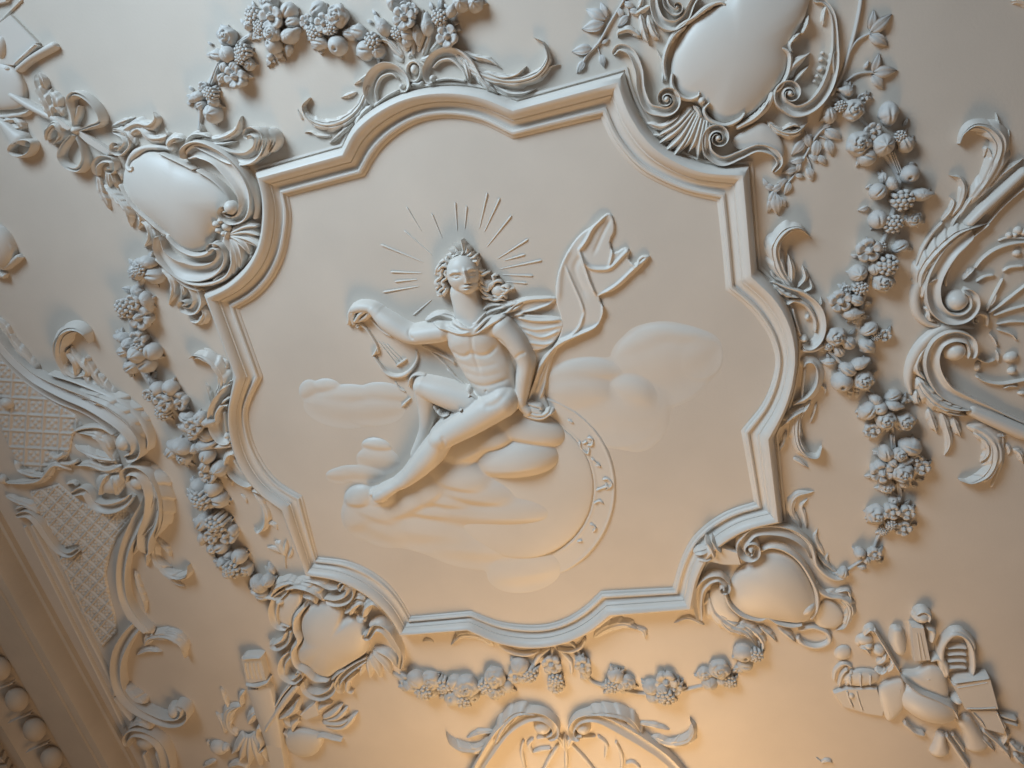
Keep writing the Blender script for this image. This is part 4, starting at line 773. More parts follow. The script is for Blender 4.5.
def cluster(par, items, leaves=7, lift=5., seed=None):
    leaves = int(leaves * 2.5); lift = (lift + 2) * (HZ[0] - .3)
    s = FR[2]; P = [(k, *tp([(x, y)])[0], r / s, (rest[0] if rest else None)) for k, x, y, r, *rest in items]
    c = np.array([[p[1], p[2]] for p in P]).mean(0); Rm = max(float(np.hypot(p[1] - c[0], p[2] - c[1])) for p in P) + 3
    for k, x, y, r, rot in P:
        if k == 'G' and r > 4.5 and rg.random() < .3: k = 'RFB'[rg.randrange(3)]
        d = float(np.hypot(x - c[0], y - c[1])) / Rm
        if k == 'L':
            if rot is None: rot = math.degrees(math.atan2(y - c[1], x - c[0]))
            a = math.radians(rot); sprig(par, 'L', x - K(a) * r * .7, y - S(a) * r * .7, r, rot, 1.5)
        else: sprig(par, k, x, y, r * 1.1, rot, 1. + lift * max(0, 1 - d) + rg.uniform(-.8, .8), hz=HZ[0])
    outer = [p for p in P if p[0] != 'L']
    for i in range(leaves):
        p = outer[rg.randrange(len(outer))]; a = math.atan2(p[2] - c[1], p[1] - c[0]) + rg.uniform(-.7, .7); r = rg.uniform(3.8, 6.2)
        sprig(par, 'L', p[1] + K(a) * p[3] * .45, p[2] + S(a) * p[3] * .45, r, math.degrees(a) + rg.uniform(-25, 25), .6 + rg.uniform(0, 2))
def stem(par, pts, w=5, h=14, z=0, n=1):
    for i in range(n):
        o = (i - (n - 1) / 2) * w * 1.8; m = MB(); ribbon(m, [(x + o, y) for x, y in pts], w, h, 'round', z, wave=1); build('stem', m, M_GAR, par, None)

# ================================================================== garland down the right side
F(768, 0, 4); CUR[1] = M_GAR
g = T('garland', 'long plaster garland of flowers and fruit hanging down the right side of the frame', 'garland', (480, 1000))
stem(g, [(270, 370), (310, 400), (380, 480), (430, 540)], 9, 20); stem(g, [(490, 600), (510, 650), (530, 700)], 5, 26, 6, 3); stem(g, [(430, 560), (520, 700), (520, 760), (480, 920), (420, 1060), (380, 1200), (350, 1300)], 10, 16)
cluster(g, [('B', 318, 365, 30, 200), ('R', 345, 440, 44), ('B', 248, 455, 32, 80), ('G', 378, 395, 22), ('L', 270, 400, 24, 180), ('C', 290, 425, 24)], 6)
cluster(g, [('B', 488, 462, 44, 270), ('R', 368, 575, 50), ('G', 465, 580, 44, 90), ('B', 552, 570, 36, 60), ('L', 552, 490, 26, 300), ('G', 400, 628, 36), ('F', 420, 525, 32), ('C', 530, 545, 24), ('L', 360, 655, 18, 110)], 8)
F(740, 160, 4)
cluster(g, [('G', 682, 58, 36), ('B', 612, 95, 30, 60), ('G', 555, 128, 32), ('G', 727, 140, 38, 0), ('C', 650, 160, 44), ('G', 555, 240, 36), ('C', 612, 255, 38), ('G', 697, 235, 34), ('L', 500, 195, 30, 160), ('L', 690, 15, 22, 0), ('L', 520, 105, 20, 150), ('B', 575, 75, 20)], 8, 7)
cluster(g, [('F', 515, 362, 44), ('G', 476, 455, 34), ('C', 590, 420, 42), ('R', 577, 490, 42), ('B', 640, 350, 30, 330), ('L', 678, 358, 24, 10), ('L', 460, 385, 20, 190), ('B', 540, 440, 24), ('C', 560, 350, 24)], 7)
cluster(g, [('F', 402, 566, 40), ('B', 465, 562, 26, 20), ('B', 447, 617, 36, 0), ('L', 512, 575, 24, 0), ('L', 505, 630, 24, 0), ('C', 482, 512, 30), ('G', 425, 520, 20)], 5)
cluster(g, [('B', 517, 682, 30, 330), ('R', 388, 710, 38), ('B', 432, 732, 28, 40), ('B', 508, 745, 30, 30), ('F', 580, 702, 24), ('L', 450, 690, 22, 320), ('G', 355, 745, 22), ('C', 545, 705, 20)], 5)
F(768, 340, 4)
stem(g, [(240, 40), (300, 100), (360, 160), (420, 215), (470, 260)], 8, 14)
cluster(g, [('B', 392, 30, 28, 330), ('B', 368, 100, 32, 340), ('B', 320, 120, 30, 30), ('G', 300, 172, 38), ('R', 385, 165, 40), ('L', 425, 125, 16, 0), ('G', 330, 205, 10), ('G', 358, 200, 10), ('B', 285, 42, 26, 60), ('G', 250, 90, 20)], 5)
F(840, 360, 6.4)
stem(g, [(330, 380), (340, 480), (340, 600), (380, 700)], 10, 24); stem(g, [(335, 470), (338, 520), (345, 570)], 5, 30, 12, 3)
cluster(g, [('B', 338, 238, 44, 340), ('B', 345, 298, 48, 10), ('B', 235, 262, 44, 40), ('B', 190, 330, 56, 130), ('R', 298, 392, 60), ('R', 418, 400, 62), ('G', 208, 455, 44), ('L', 128, 330, 34, 150), ('G', 402, 262, 26), ('G', 262, 315, 40), ('L', 175, 460, 30, 160)], 7, 7)
cluster(g, [('B', 450, 562, 62, 20), ('B', 298, 602, 48, 80), ('G', 388, 612, 44, 40), ('B', 422, 655, 36, 350), ('F', 490, 640, 38), ('F', 524, 690, 46), ('F', 268, 722, 62), ('R', 405, 728, 66), ('L', 190, 748, 32, 170), ('L', 238, 598, 32, 200), ('B', 345, 665, 30)], 8, 7)
F(840, 470, 6.4)
stem(g, [(370, 60), (380, 140), (380, 200)], 5, 24, 4, 3); stem(g, [(340, 300), (250, 420), (200, 540), (110, 600), (20, 660)], 9, 14)
cluster(g, [('G', 305, 112, 46), ('G', 412, 90, 28), ('L', 510, 70, 36, 0), ('L', 480, 110, 30, 30)], 3, 3)
cluster(g, [('R', 240, 292, 62), ('G', 336, 272, 44), ('G', 432, 276, 42), ('G', 345, 200, 26), ('L', 432, 213, 30, 330), ('C', 326, 352, 34), ('F', 405, 376, 46), ('L', 475, 360, 26, 350), ('C', 280, 392, 28), ('G', 375, 190, 18)], 7, 6)
cluster(g, [('G', 130, 540, 32), ('F', 222, 542, 38), ('L', 150, 632, 36, 180), ('L', 258, 590, 30, 340), ('B', 25, 662, 34, 110), ('B', 175, 580, 24)], 4, 4)

# ================================================================== garland down the left side
F(0, 180, 4)
g = T('garland', 'plaster garland of fruit and blossoms hanging down the left side of the frame', 'garland', (620, 1100))
stem(g, [(590, 340), (550, 440), (530, 560), (540, 700), (580, 780), (640, 860), (760, 990), (820, 1090), (840, 1200), (830, 1350), (880, 1480)], 12, 16)
cluster(g, [('B', 582, 332, 32, 200), ('R', 540, 372, 28), ('B', 602, 382, 36, 10), ('C', 560, 360, 24), ('B', 545, 345, 20)], 5)
cluster(g, [('L', 500, 440, 34, 190), ('B', 577, 482, 30, 70), ('C', 500, 512, 36), ('F', 556, 548, 44), ('L', 476, 545, 24, 160), ('B', 540, 450, 24, 60), ('G', 530, 490, 26)], 5)
cluster(g, [('B', 485, 635, 26, 200), ('G', 508, 662, 24), ('F', 550, 640, 30), ('G', 540, 702, 32), ('B', 490, 690, 22, 170), ('G', 602, 690, 30), ('G', 578, 738, 32), ('L', 635, 710, 22, 0), ('B', 520, 750, 28, 150), ('C', 550, 675, 24)], 6, 6)
F(0, 340, 4)
cluster(g, [('G', 625, 200, 26), ('G', 676, 195, 27), ('G', 594, 222, 22), ('F', 650, 252, 32), ('F', 712, 246, 32), ('C', 652, 292, 28), ('B', 605, 165, 18, 60)], 5)
cluster(g, [('B', 740, 315, 28, 30), ('B', 792, 320, 24, 300), ('F', 772, 348, 30), ('B', 822, 332, 26, 0), ('B', 740, 352, 22, 190), ('B', 812, 382, 28, 40), ('G', 770, 380, 20)], 5)
cluster(g, [('B', 716, 434, 38, 200), ('G', 680, 456, 26), ('G', 730, 476, 25), ('G', 770, 440, 18)], 4, 3)
cluster(g, [('B', 812, 428, 36, 350), ('G', 822, 470, 25), ('G', 830, 542, 29), ('G', 871, 520, 28), ('B', 818, 508, 22, 120)], 4)
cluster(g, [('G', 790, 595, 30), ('G', 846, 600, 29), ('C', 805, 642, 35), ('G', 872, 642, 30), ('G', 774, 632, 20), ('L', 835, 682, 24, 100), ('B', 840, 660, 22)], 5, 6)
F(180, 470, 5.12)
cluster(g, [('B', 105, 282, 40, 310), ('C', 186, 276, 48), ('F', 236, 332, 42), ('G', 155, 346, 29), ('B', 110, 352, 30, 100), ('G', 206, 397, 33), ('G', 160, 408, 23), ('G', 225, 290, 24)], 5, 6)
cluster(g, [('G', 245, 443, 22), ('G', 296, 450, 32), ('G', 215, 480, 26), ('C', 266, 507, 40), ('R', 326, 512, 36), ('L', 332, 442, 26, 330), ('G', 240, 535, 22)], 5, 6)
cluster(g, [('B', 390, 590, 38, 50), ('G', 442, 575, 28), ('L', 460, 520, 40, 240), ('B', 412, 642, 32, 10), ('L', 480, 565, 30, 300)], 3, 4); stem(g, [(330, 500), (380, 560), (440, 615), (520, 655)], 10, 18)

# ================================================================== garland arching over the top
F(180, 0, 6.4)
g = T('garland', 'arched plaster garland of roses and fruit at the top left, rising from the cartouche', 'garland', (450, 300))
stem(g, [(135, 640), (130, 740), (122, 840)], 14, 24); stem(g, [(120, 640), (180, 540), (250, 420), (330, 310), (440, 230), (560, 150), (760, 120), (900, 150), (1100, 200)], 14, 18); stem(g, [(255, 400), (225, 470), (195, 550)], 8, 30, 6, 2); stem(g, [(365, 290), (400, 260), (445, 232)], 9, 30, 6, 2)
cluster(g, [('B', 102, 622, 48, 160), ('C', 192, 600, 42), ('G', 200, 728, 56, 90), ('F', 150, 560, 34), ('L', 65, 565, 28, 220), ('L', 265, 682, 26, 0), ('L', 50, 660, 28, 170), ('G', 205, 655, 34), ('B', 130, 670, 30)], 5, 6)
cluster(g, [('R', 292, 232, 62), ('G', 295, 348, 48), ('G', 228, 352, 42), ('C', 400, 330, 50), ('G', 432, 410, 38), ('F', 350, 492, 64), ('G', 278, 432, 30), ('C', 385, 375, 36), ('L', 178, 350, 32, 180), ('G', 340, 422, 30), ('L', 185, 275, 26, 200), ('B', 262, 495, 30, 130), ('L', 440, 490, 34, 10)], 8, 8)
cluster(g, [('G', 560, 20, 62), ('F', 580, 110, 70), ('G', 690, 70, 52), ('C', 470, 100, 54), ('C', 512, 180, 42), ('R', 582, 212, 54), ('B', 688, 228, 62, 330), ('G', 592, 288, 50), ('B', 690, 312, 32, 100), ('G', 622, 338, 30), ('G', 575, 366, 22), ('G', 505, 212, 36), ('B', 704, 142, 42, 340), ('L', 465, 30, 34, 250), ('L', 765, 130, 30, 0), ('G', 430, 165, 28)], 9, 9)
cluster(g, [('F', 812, 142, 44), ('B', 868, 62, 52, 320), ('L', 922, 50, 40, 290), ('C', 860, 212, 48), ('F', 922, 152, 58), ('G', 888, 270, 50), ('C', 960, 182, 42), ('G', 1000, 290, 58), ('G', 1000, 100, 70), ('L', 905, 330, 30, 120), ('B', 1075, 215, 42, 10), ('L', 1030, 360, 24, 100)], 7, 8)
F(330, 0, 6.4)
cluster(g, [('B', 165, 200, 52, 15), ('G', 222, 322, 58), ('C', 270, 262, 52), ('G', 305, 325, 48), ('B', 330, 172, 58, 240), ('L', 282, 80, 34, 230), ('L', 248, 135, 32, 200)], 5, 5)
g = T('bouquet', 'plaster bouquet of flowers and long leaves standing on the jewelled top crest', 'bouquet', (550, 200))
for p in ([(470, 370), (400, 300), (350, 220), (330, 160)], [(440, 330), (380, 270), (300, 250)], [(590, 360), (620, 280), (650, 180)], [(560, 330), (600, 220), (590, 120), (600, 60)], [(640, 330), (700, 260), (760, 120)], [(500, 330), (470, 280), (440, 200)]): Lf(p, 22, 40, 0)
stem(g, [(530, 350), (530, 260), (520, 160), (470, 60)], 14, 30)
cluster(g, [('F', 472, 112, 68), ('G', 490, 215, 42), ('B', 552, 212, 50, 90), ('C', 430, 212, 42), ('G', 490, 262, 36), ('G', 410, 10, 56), ('G', 462, 10, 42), ('F', 520, 60, 40), ('R', 470, 160, 36)], 5, 9)
cluster(g, [('B', 615, 165, 58, 270), ('C', 700, 110, 52), ('C', 722, 165, 34), ('F', 748, 232, 66), ('L', 790, 150, 44, 350), ('L', 700, 20, 48, 280), ('G', 835, 15, 56), ('G', 922, 20, 54), ('L', 985, 18, 32, 0), ('L', 645, 40, 44, 250), ('B', 770, 70, 44, 300), ('L', 820, 190, 30, 10)], 7, 9)

# ================================================================== swags below the frame
HZ[0] = .85
F(384, 600, 4)
g = T('swag', 'plaster flower swag left of centre below the frame, above the bottom arch', 'garland', (350, 350))
stem(g, [(0, 270), (80, 320), (200, 360), (300, 385), (440, 365), (520, 310), (600, 260), (630, 215)], 8, 9)
cluster(g, [('G', 125, 330, 32), ('R', 182, 335, 36), ('C', 155, 372, 32), ('G', 100, 352, 24), ('L', 82, 315, 22, 200), ('G', 190, 375, 20)], 5, 4)
cluster(g, [('C', 243, 350, 32), ('R', 327, 360, 42), ('G', 285, 340, 28), ('G', 270, 402, 28), ('G', 352, 392, 24), ('C', 310, 405, 30), ('L', 228, 395, 22, 140), ('G', 300, 370, 24)], 6, 5)
cluster(g, [('R', 440, 322, 38), ('C', 408, 352, 30), ('G', 436, 377, 28), ('G', 486, 352, 24), ('F', 462, 360, 24), ('L', 430, 295, 20, 260)], 5, 4)
cluster(g, [('G', 541, 277, 33), ('C', 577, 303, 32), ('G', 524, 312, 24), ('F', 592, 292, 22), ('G', 550, 315, 20)], 4, 4)
g = T('flower_drop', 'small plaster flower drop hanging at the centre between the two lower swags', 'flowers', (680, 300))
cluster(g, [('F', 670, 265, 32), ('C', 686, 325, 28), ('F', 684, 352, 26), ('G', 660, 285, 18), ('G', 688, 280, 18)], 3, 3)
g = T('swag', 'plaster flower swag right of centre below the frame, ending at the right cartouche', 'garland', (1100, 350))
cluster(g, [('F', 795, 268, 28), ('G', 790, 245, 18), ('B', 803, 292, 22, 60)], 3, 3)
F(580, 580, 4)
stem(g, [(-80, 220), (-10, 280), (40, 400), (130, 430), (240, 455), (340, 455), (470, 430), (560, 400), (650, 340), (710, 280), (715, 240)], 7, 9)
cluster(g, [('G', 142, 393, 28), ('R', 187, 420, 30), ('C', 127, 430, 28), ('L', 105, 455, 20, 150), ('G', 160, 430, 20)], 4, 4)
cluster(g, [('G', 285, 440, 30), ('F', 345, 415, 36), ('C', 340, 472, 34), ('G', 377, 440, 26), ('G', 295, 477, 26), ('L', 378, 482, 20, 40), ('G', 330, 445, 24)], 5, 5)
cluster(g, [('G', 500, 385, 28), ('R', 560, 370, 38), ('G', 520, 422, 28), ('C', 597, 410, 26), ('G', 570, 410, 20)], 4, 4)
cluster(g, [('G', 655, 303, 34), ('G', 662, 347, 26), ('C', 702, 305, 28), ('L', 722, 290, 18, 0)], 3, 3)

HZ[0] = 1.3
# ================================================================== leafy sprays by the upper right cartouche
def spray(label, at, stems, leaves, fr):
    F(*fr); g = T('leaf_branch', label, 'branch', at)
    for p, w in stems: stem(g, p, w, w * 2.2)
    for x0, y0, x1, y1, *w in leaves:
        L_ = math.hypot(x1 - x0, y1 - y0); r = L_ / 1.5 / FR[2]; p = tp([(x0, y0)])[0]; sprig(g, 'L', p[0], p[1], r, math.degrees(math.atan2(y1 - y0, x1 - x0)), 1., hz=.8)
    return g
spray('thin plaster branch with small leaves left of the big upper right cartouche', (860, 150),
      [([(780, 290), (810, 225), (860, 170), (905, 90), (960, 0), (990, -60)], 6), ([(965, 0), (980, 60), (960, 90)], 4), ([(850, 180), (865, 220), (860, 240)], 3)],
      [(885, 75, 800, 30), (890, 70, 865, 5), (880, 90, 785, 115), (830, 190, 745, 205), (870, 175, 900, 155), (865, 215, 880, 270), (800, 240, 770, 290), (975, 60, 935, 105), (980, 40, 1030, 50), (960, 10, 1010, 30), (935, 30, 960, 75)], (384, 0, 4))
g = spray('upright plaster branch with pointed leaves right of the big upper right cartouche', (340, 200),
      [([(375, -30), (368, 30), (350, 120), (325, 210), (300, 290), (255, 385)], 8), ([(322, 215), (350, 170), (385, 145), (425, 130)], 7), ([(305, 330), (350, 300), (400, 290), (430, 292)], 6)],
      [(415, 130, 496, 60), (410, 135, 495, 185), (415, 120, 430, 40), (425, 290, 525, 280), (425, 290, 450, 215), (420, 300, 475, 360)], (768, 0, 4))
sprig(g, 'B', 768 + 395 / 4, 262 / 4, 3.6, 300, 1)
spray('drooping plaster sprig of oak leaves hanging below the big upper right cartouche', (170, 600),
      [([(250, 490), (190, 550), (140, 640), (90, 720), (30, 760)], 5), ([(190, 540), (240, 560), (260, 600)], 3), ([(150, 620), (170, 660), (175, 700)], 3)],
      [(230, 520, 305, 560), (220, 510, 260, 500), (240, 560, 262, 630), (200, 620, 240, 665), (160, 670, 185, 725), (150, 560, 100, 620), (180, 540, 130, 570), (150, 640, 90, 650), (120, 680, 60, 690), (120, 690, 130, 640), (190, 600, 215, 580), (80, 720, 40, 735), (90, 730, 70, 780), (60, 740, 10, 770), (170, 590, 150, 520), (200, 560, 190, 640), (110, 700, 150, 710), (210, 640, 160, 620)], (768, 0, 4))
F(640, 120, 5.689)
for x0, y0, x1, y1 in ((790, 390, 830, 330), (770, 400, 700, 360), (730, 390, 700, 330), (770, 400, 740, 500), (770, 420, 790, 550), (790, 440, 840, 500), (760, 440, 730, 530), (960, 320, 990, 350)):
    L_ = math.hypot(x1 - x0, y1 - y0); p = tp([(x0, y0)])[0]; sprig(CUR[0], 'L', p[0], p[1], L_ / 1.5 / FR[2], math.degrees(math.atan2(y1 - y0, x1 - x0)), 1., hz=.8)
CUR[1] = M_ORN
CUR[1] = M_ORN
# ================================================================== big cove ornament on the right
F(896, 200, 6)
T('scroll_panel', 'large plaster shell panel with curling scrolls at the right edge of the ceiling', 'ornament', (700, 700))
R('rod', [(790, -190), (640, -50), (520, 60), (420, 160)], [32, 34, 36, 30], [60, 66, 70, 64], 'round'); R('rail', [(790, -90), (640, 40), (545, 150)], 8, 30); R('rail', [(560, 140), (430, 250), (340, 360), (300, 470), (300, 520)], [8, 8, 8, 8, 6], 40)
R('scroll', [(460, 190), (330, 300), (250, 420), (215, 530), (235, 640), (310, 705), (400, 700), (460, 640), (455, 570), (400, 535)], [34, 48, 50, 48, 46, 42, 38, 32, 26, 20], [50, 60, 64, 66, 70, 76, 80, 84, 86, 88], 'cup'); Dm('volute_boss', (368, 610), 72, 70, 92)
R('scroll_edge', [(230, 330), (160, 450), (115, 570), (130, 680), (190, 740), (270, 760)], [16, 26, 30, 28, 24, 12], [30, 40, 44, 42, 38, 28])
Lf([(140, 560), (150, 440), (230, 320), (350, 210), (450, 165), (545, 140)], 62, 70, 8, curl=10); Lf([(150, 590), (170, 520), (210, 480), (255, 465)], 34, 60, 4); Lf([(160, 640), (190, 660), (200, 710), (240, 730)], 22, 50, 3)
R('rail', [(280, 130), (215, 200), (160, 290), (115, 400)], [8, 12, 12, 8], 26)
Lf([(330, 170), (360, 110), (420, 30), (450, -20)], 16, 26, 3)
F(896, 90, 6)
Lf([(430, 690), (530, 560), (600, 430), (620, 320), (560, 240), (470, 215), (400, 260), (375, 320)], 74, 60, 4, curl=36); Lf([(480, 640), (540, 520), (570, 420), (540, 345), (525, 400)], 32, 50, 3); Lf([(330, 760), (385, 680), (405, 590), (380, 530), (318, 512)], 30, 34, 3, curl=12); Lf([(270, 790), (320, 730), (345, 670), (320, 640)], 22, 30, 2)
Lf([(370, 770), (420, 690), (490, 590)], 24, 34, 3); Lf([(650, 300), (620, 220), (598, 135)], 16, 26, 0); Lf([(655, 420), (672, 320), (678, 235)], 13, 22, 0); Lf([(560, 590), (640, 500), (760, 410)], 28, 36, 4)
F(896, 310, 6)
R('scroll', [(640, 640), (520, 590), (400, 540), (290, 480), (225, 380), (210, 280), (250, 190), (340, 150), (430, 175), (452, 240), (430, 290)], [26, 34, 40, 44, 46, 44, 42, 40, 36, 28, 18], [40, 48, 54, 60, 66, 70, 74, 78, 84, 86, 84], 'cup'); Dm('volute_boss', (358, 250), 66, 66, 88)
R('scroll_edge', [(470, 108), (370, 100), (260, 120), (160, 200), (95, 310), (75, 420), (90, 510)], [10, 20, 26, 30, 30, 24, 10], [30, 40, 44, 46, 44, 36, 24]); Lf([(190, 190), (130, 290), (125, 360), (190, 430)], 30, 50, 4)
Lf([(120, 400), (180, 490), (260, 560), (360, 590), (475, 590)], 56, 70, 6, curl=8); Lf([(180, 500), (250, 580), (340, 620), (430, 630)], 26, 52, 4)
R('rod', [(420, 590), (560, 650), (700, 710), (820, 760)], [34, 44, 48, 50], [56, 64, 68, 70]); R('rail', [(290, 400), (340, 470), (430, 525), (580, 590), (800, 690)], [8, 11, 11, 10, 10], 42)
for p in ([(190, 590), (215, 660), (245, 740)], [(270, 610), (300, 700), (320, 790), (290, 870)], [(340, 640), (360, 700), (385, 760)], [(120, 480), (120, 530), (140, 570)]): Lf(p, 28, 34, 2)
R('shell_rim', [(475, 395), (540, 430), (640, 442), (790, 415)], [6, 10, 10, 8], 30); R('shell_rim', [(490, 290), (540, 312), (595, 295)], 9, 30); Dm('shell_drop', (692, 285), 42, 34, 32, -20); Dm('shell_drop', (697, 368), 26, 24, 26); Dm('shell_drop', (492, 340), 20, 32, 26); Dm('shell_drop', (755, 500), 24, 14, 20)
for p in ([(560, 140), (590, 180), (605, 220)], [(600, 115), (690, 145), (725, 185)], [(600, 85), (690, 70), (790, 72)], [(600, 240), (612, 270), (610, 310)], [(640, 470), (680, 455), (730, 460)]): R('shell_rib', p, [4, 9, 4], 22)
F(896, 200, 6)
for p in ([(540, 670), (580, 590), (615, 520), (640, 470)], [(550, 680), (640, 620), (790, 500)], [(580, 695), (680, 660), (790, 630)], [(560, 640), (590, 600), (600, 560)]): R('shell_rib', p, [5, 10, 6] if len(p) == 3 else [5, 9, 9, 6], 24)
R('shell_rim', [(470, 410), (520, 350), (600, 295), (700, 262), (800, 252)], [6, 11, 11, 10, 10], 32); R('shell_rim', [(480, 490), (530, 460), (590, 450)], 9, 24); R('shell_rim', [(640, 430), (680, 405), (770, 395)], 9, 24); Dm('shell_drop', (727, 320), 26, 22, 24); Lf([(400, 480), (440, 440), (470, 410)], 24, 30, 3)
R('volute', [(545, 760), (545, 700), (505, 680), (465, 700)], [8, 14, 14, 10], 32, v1=(26, -1, 1.)); R('rail', [(610, 245), (680, 225), (800, 235)], 7, 16)
for x, y, r in ((680, 212, 20), (735, 185, 28), (715, 210, 16), (770, 195, 22)): Dm('berry', (x, y), r, r, 26)
F(896, 400, 6)
Lf([(420, 150), (520, 190), (590, 270), (590, 370), (540, 450), (450, 490), (378, 478)], 60, 46, 5, curl=24); Lf([(460, 190), (530, 240), (550, 310), (505, 370)], 32, 44, 3); R('stem', [(640, 200), (632, 380), (570, 525)], [6, 11, 6], 18); Lf([(520, 180), (590, 210), (660, 215)], 16, 28, 2); Lf([(660, 260), (680, 300), (670, 330)], 16, 16, 2)
Lf([(700, 290), (740, 320), (760, 380)], 22, 22, 3)
F(940, 0, 12.19)
T('leaf_tip', 'small plaster leaf tip entering at the upper right corner of the ceiling', 'ornament', (1010, 40))
Lf([(1150, 110), (1060, 45), (960, 8), (860, 18)], 60, 70, 2)

# ================================================================== big cove ornament on the left
F(0, 340, 4)
pl = T('scroll_panel', 'large plaster scroll panel with trellis ground at the left edge, beside the cornice', 'ornament', (240, 520))
R('scroll', [(-60, -80), (0, 0), (60, 70), (150, 145), (260, 200), (360, 240), (450, 290), (520, 345), (560, 410), (550, 455), (510, 468)], [14, 18, 19, 20, 22, 26, 28, 30, 28, 22, 14], [30, 34, 36, 38, 42, 46, 50, 54, 56, 54, 50], 'cup'); Dm('volute_boss', (497, 412), 36, 36, 54)
R('rail', [(-60, -20), (0, 60), (100, 160), (220, 240), (340, 290), (430, 350), (470, 385)], 5, 18)
Lf([(295, 205), (370, 225), (450, 255), (540, 320), (600, 400)], 40, 60, 6); R('scroll_edge', [(200, 130), (300, 160), (400, 200), (500, 250), (570, 320), (602, 390), (600, 440)], [4, 8, 10, 10, 10, 10, 6], 36)
for p in ([(290, 150), (350, 130), (300, 60), (285, 20)], [(430, 210), (390, 160), (360, 100), (350, 65)], [(470, 225), (420, 180), (395, 130)], [(160, 120), (110, 70), (60, 10), (40, -40)], [(270, 130), (240, 80), (220, 50)], [(400, 190), (360, 170), (330, 120)]): Lf(p, 16, 26, 3)
F(0, 180, 4)
Lf([(330, 800), (265, 760), (238, 690), (255, 620), (300, 595), (345, 610), (366, 650)], 34, 40, 3, curl=18); Lf([(310, 790), (300, 730), (275, 690), (290, 665)], 18, 32, 3); Lf([(380, 770), (350, 740), (350, 700)], 14, 26, 3); Lf([(120, 740), (60, 660), (20, 580), (-20, 540)], 14, 20, 5)
F(0, 340, 4)
R('scroll', [(590, 850), (590, 780), (620, 700), (625, 620), (600, 550), (560, 515), (515, 520), (512, 560)], [22, 26, 30, 32, 30, 26, 18, 12], [44, 46, 48, 50, 52, 52, 52, 50], 'cup'); Dm('volute_boss', (553, 568), 34, 34, 50)
Lf([(565, 500), (620, 550), (650, 640), (650, 730), (620, 800)], 32, 50, 6)
Lf([(470, 500), (420, 420), (380, 380), (300, 365)], 26, 26, 4); Lf([(480, 480), (400, 470), (330, 440), (300, 420)], 24, 26, 4); Lf([(490, 500), (430, 520), (360, 500), (300, 500)], 22, 22, 4); Lf([(380, 385), (420, 400), (450, 450)], 16, 26, 2); R('shell_rim', [(300, 362), (350, 348), (410, 348), (462, 378)], [5, 8, 8, 6], 24)
Dm('mask_boss', (430, 580), 52, 40, 26); Lf([(400, 620), (420, 560), (440, 530)], 20, 34, 2); Lf([(470, 620), (465, 570), (455, 540)], 20, 34, 2)
R('shell_rim', [(290, 615), (345, 600), (385, 650), (440, 668), (500, 650), (535, 615)], [8, 18, 20, 22, 18, 8], [22, 30, 32, 32, 30, 20], 'cup')
Lf([(60, 480), (80, 520), (140, 540), (210, 545)], 18, 24, 3); R('shell_rim', [(200, 450), (230, 470), (265, 450)], [6, 10, 6], 22); Dm('berry', (22, 255), 26, 22, 26); Dm('berry', (370, 372), 10, 10, 16); Dm('berry', (8, 560), 18, 18, 20); Lf([(290, 520), (220, 500), (160, 560), (60, 570), (10, 560)], 16, 24, 4); R('shell_rim', [(240, 490), (280, 495), (320, 480)], 7, 18)
F(0, 480, 5.12)
Lf([(30, 80), (90, 110), (150, 130), (215, 175)], 22, 28, 4); Lf([(80, 150), (130, 130), (180, 160)], 14, 26, 2); R('scroll', [(85, 180), (150, 170), (200, 210), (245, 280), (300, 350), (360, 378), (410, 350)], [8, 20, 22, 20, 16, 14, 8], [24, 32, 34, 32, 28, 28, 24], 'cup'); R('shell_rim', [(340, 20), (380, 10), (400, 30)], 7, 22)
R('scroll', [(800, -20), (770, 100), (700, 230), (650, 350), (630, 480), (645, 600), (700, 700), (780, 780)], [26, 30, 30, 26, 24, 24, 26, 22], [40, 40, 38, 36, 36, 36, 38, 36], 'cup'); R('rail', [(770, 30), (740, 150), (680, 250), (620, 370), (605, 480), (620, 620), (680, 740)], 7, 20)
Lf([(830, 120), (800, 220), (730, 290), (690, 380)], 34, 40, 5); Lf([(790, 300), (790, 380), (840, 460), (910, 495), (965, 480), (968, 435)], 36, 34, 4, curl=14); Lf([(800, 300), (850, 350), (875, 390)], 16, 22, 3); Lf([(780, 290), (760, 370), (755, 440)], 16, 22, 2); Lf([(840, 470), (890, 520), (950, 545)], 14, 18, 0)
Lf([(690, 460), (710, 540), (740, 620), (750, 680)], 16, 20, 5)
F(0, 618, 5.12)
R('scroll', [(720, 20), (660, 90), (615, 180), (605, 280), (630, 370), (690, 440), (780, 490), (870, 520), (940, 510), (955, 460), (910, 430)], [22, 26, 28, 28, 28, 28, 26, 24, 22, 18, 12], [34, 36, 38, 38, 40, 42, 44, 46, 48, 50, 48], 'cup'); Dm('volute_boss', (893, 478), 34, 36, 50)
R('rail', [(665, 60), (600, 150), (580, 260), (590, 340), (590, 400)], 7, 20); Lf([(740, 140), (770, 100), (860, 92), (930, 130), (955, 200)], 32, 30, 4, curl=14); Lf([(700, 190), (760, 165), (830, 170)], 14, 18, 3); Lf([(800, 70), (900, 75), (975, 130)], 12, 24, 4); Lf([(640, 340), (700, 400), (760, 430)], 18, 44, 3)
R('scroll', [(860, 860), (862, 740), (830, 640), (760, 585), (690, 575), (655, 610), (670, 650)], [20, 24, 26, 26, 22, 16, 10], [36, 38, 40, 42, 42, 42, 40], 'cup'); Dm('volute_boss', (740, 640), 44, 38, 36); R('rail', [(735, 690), (760, 760), (790, 860)], 10, 22); Lf([(660, 560), (720, 530), (790, 560)], 16, 40, 3); R('rail', [(590, 400), (640, 470), (680, 520)], 8, 26); Lf([(800, 680), (830, 740), (820, 800)], 18, 36, 3)
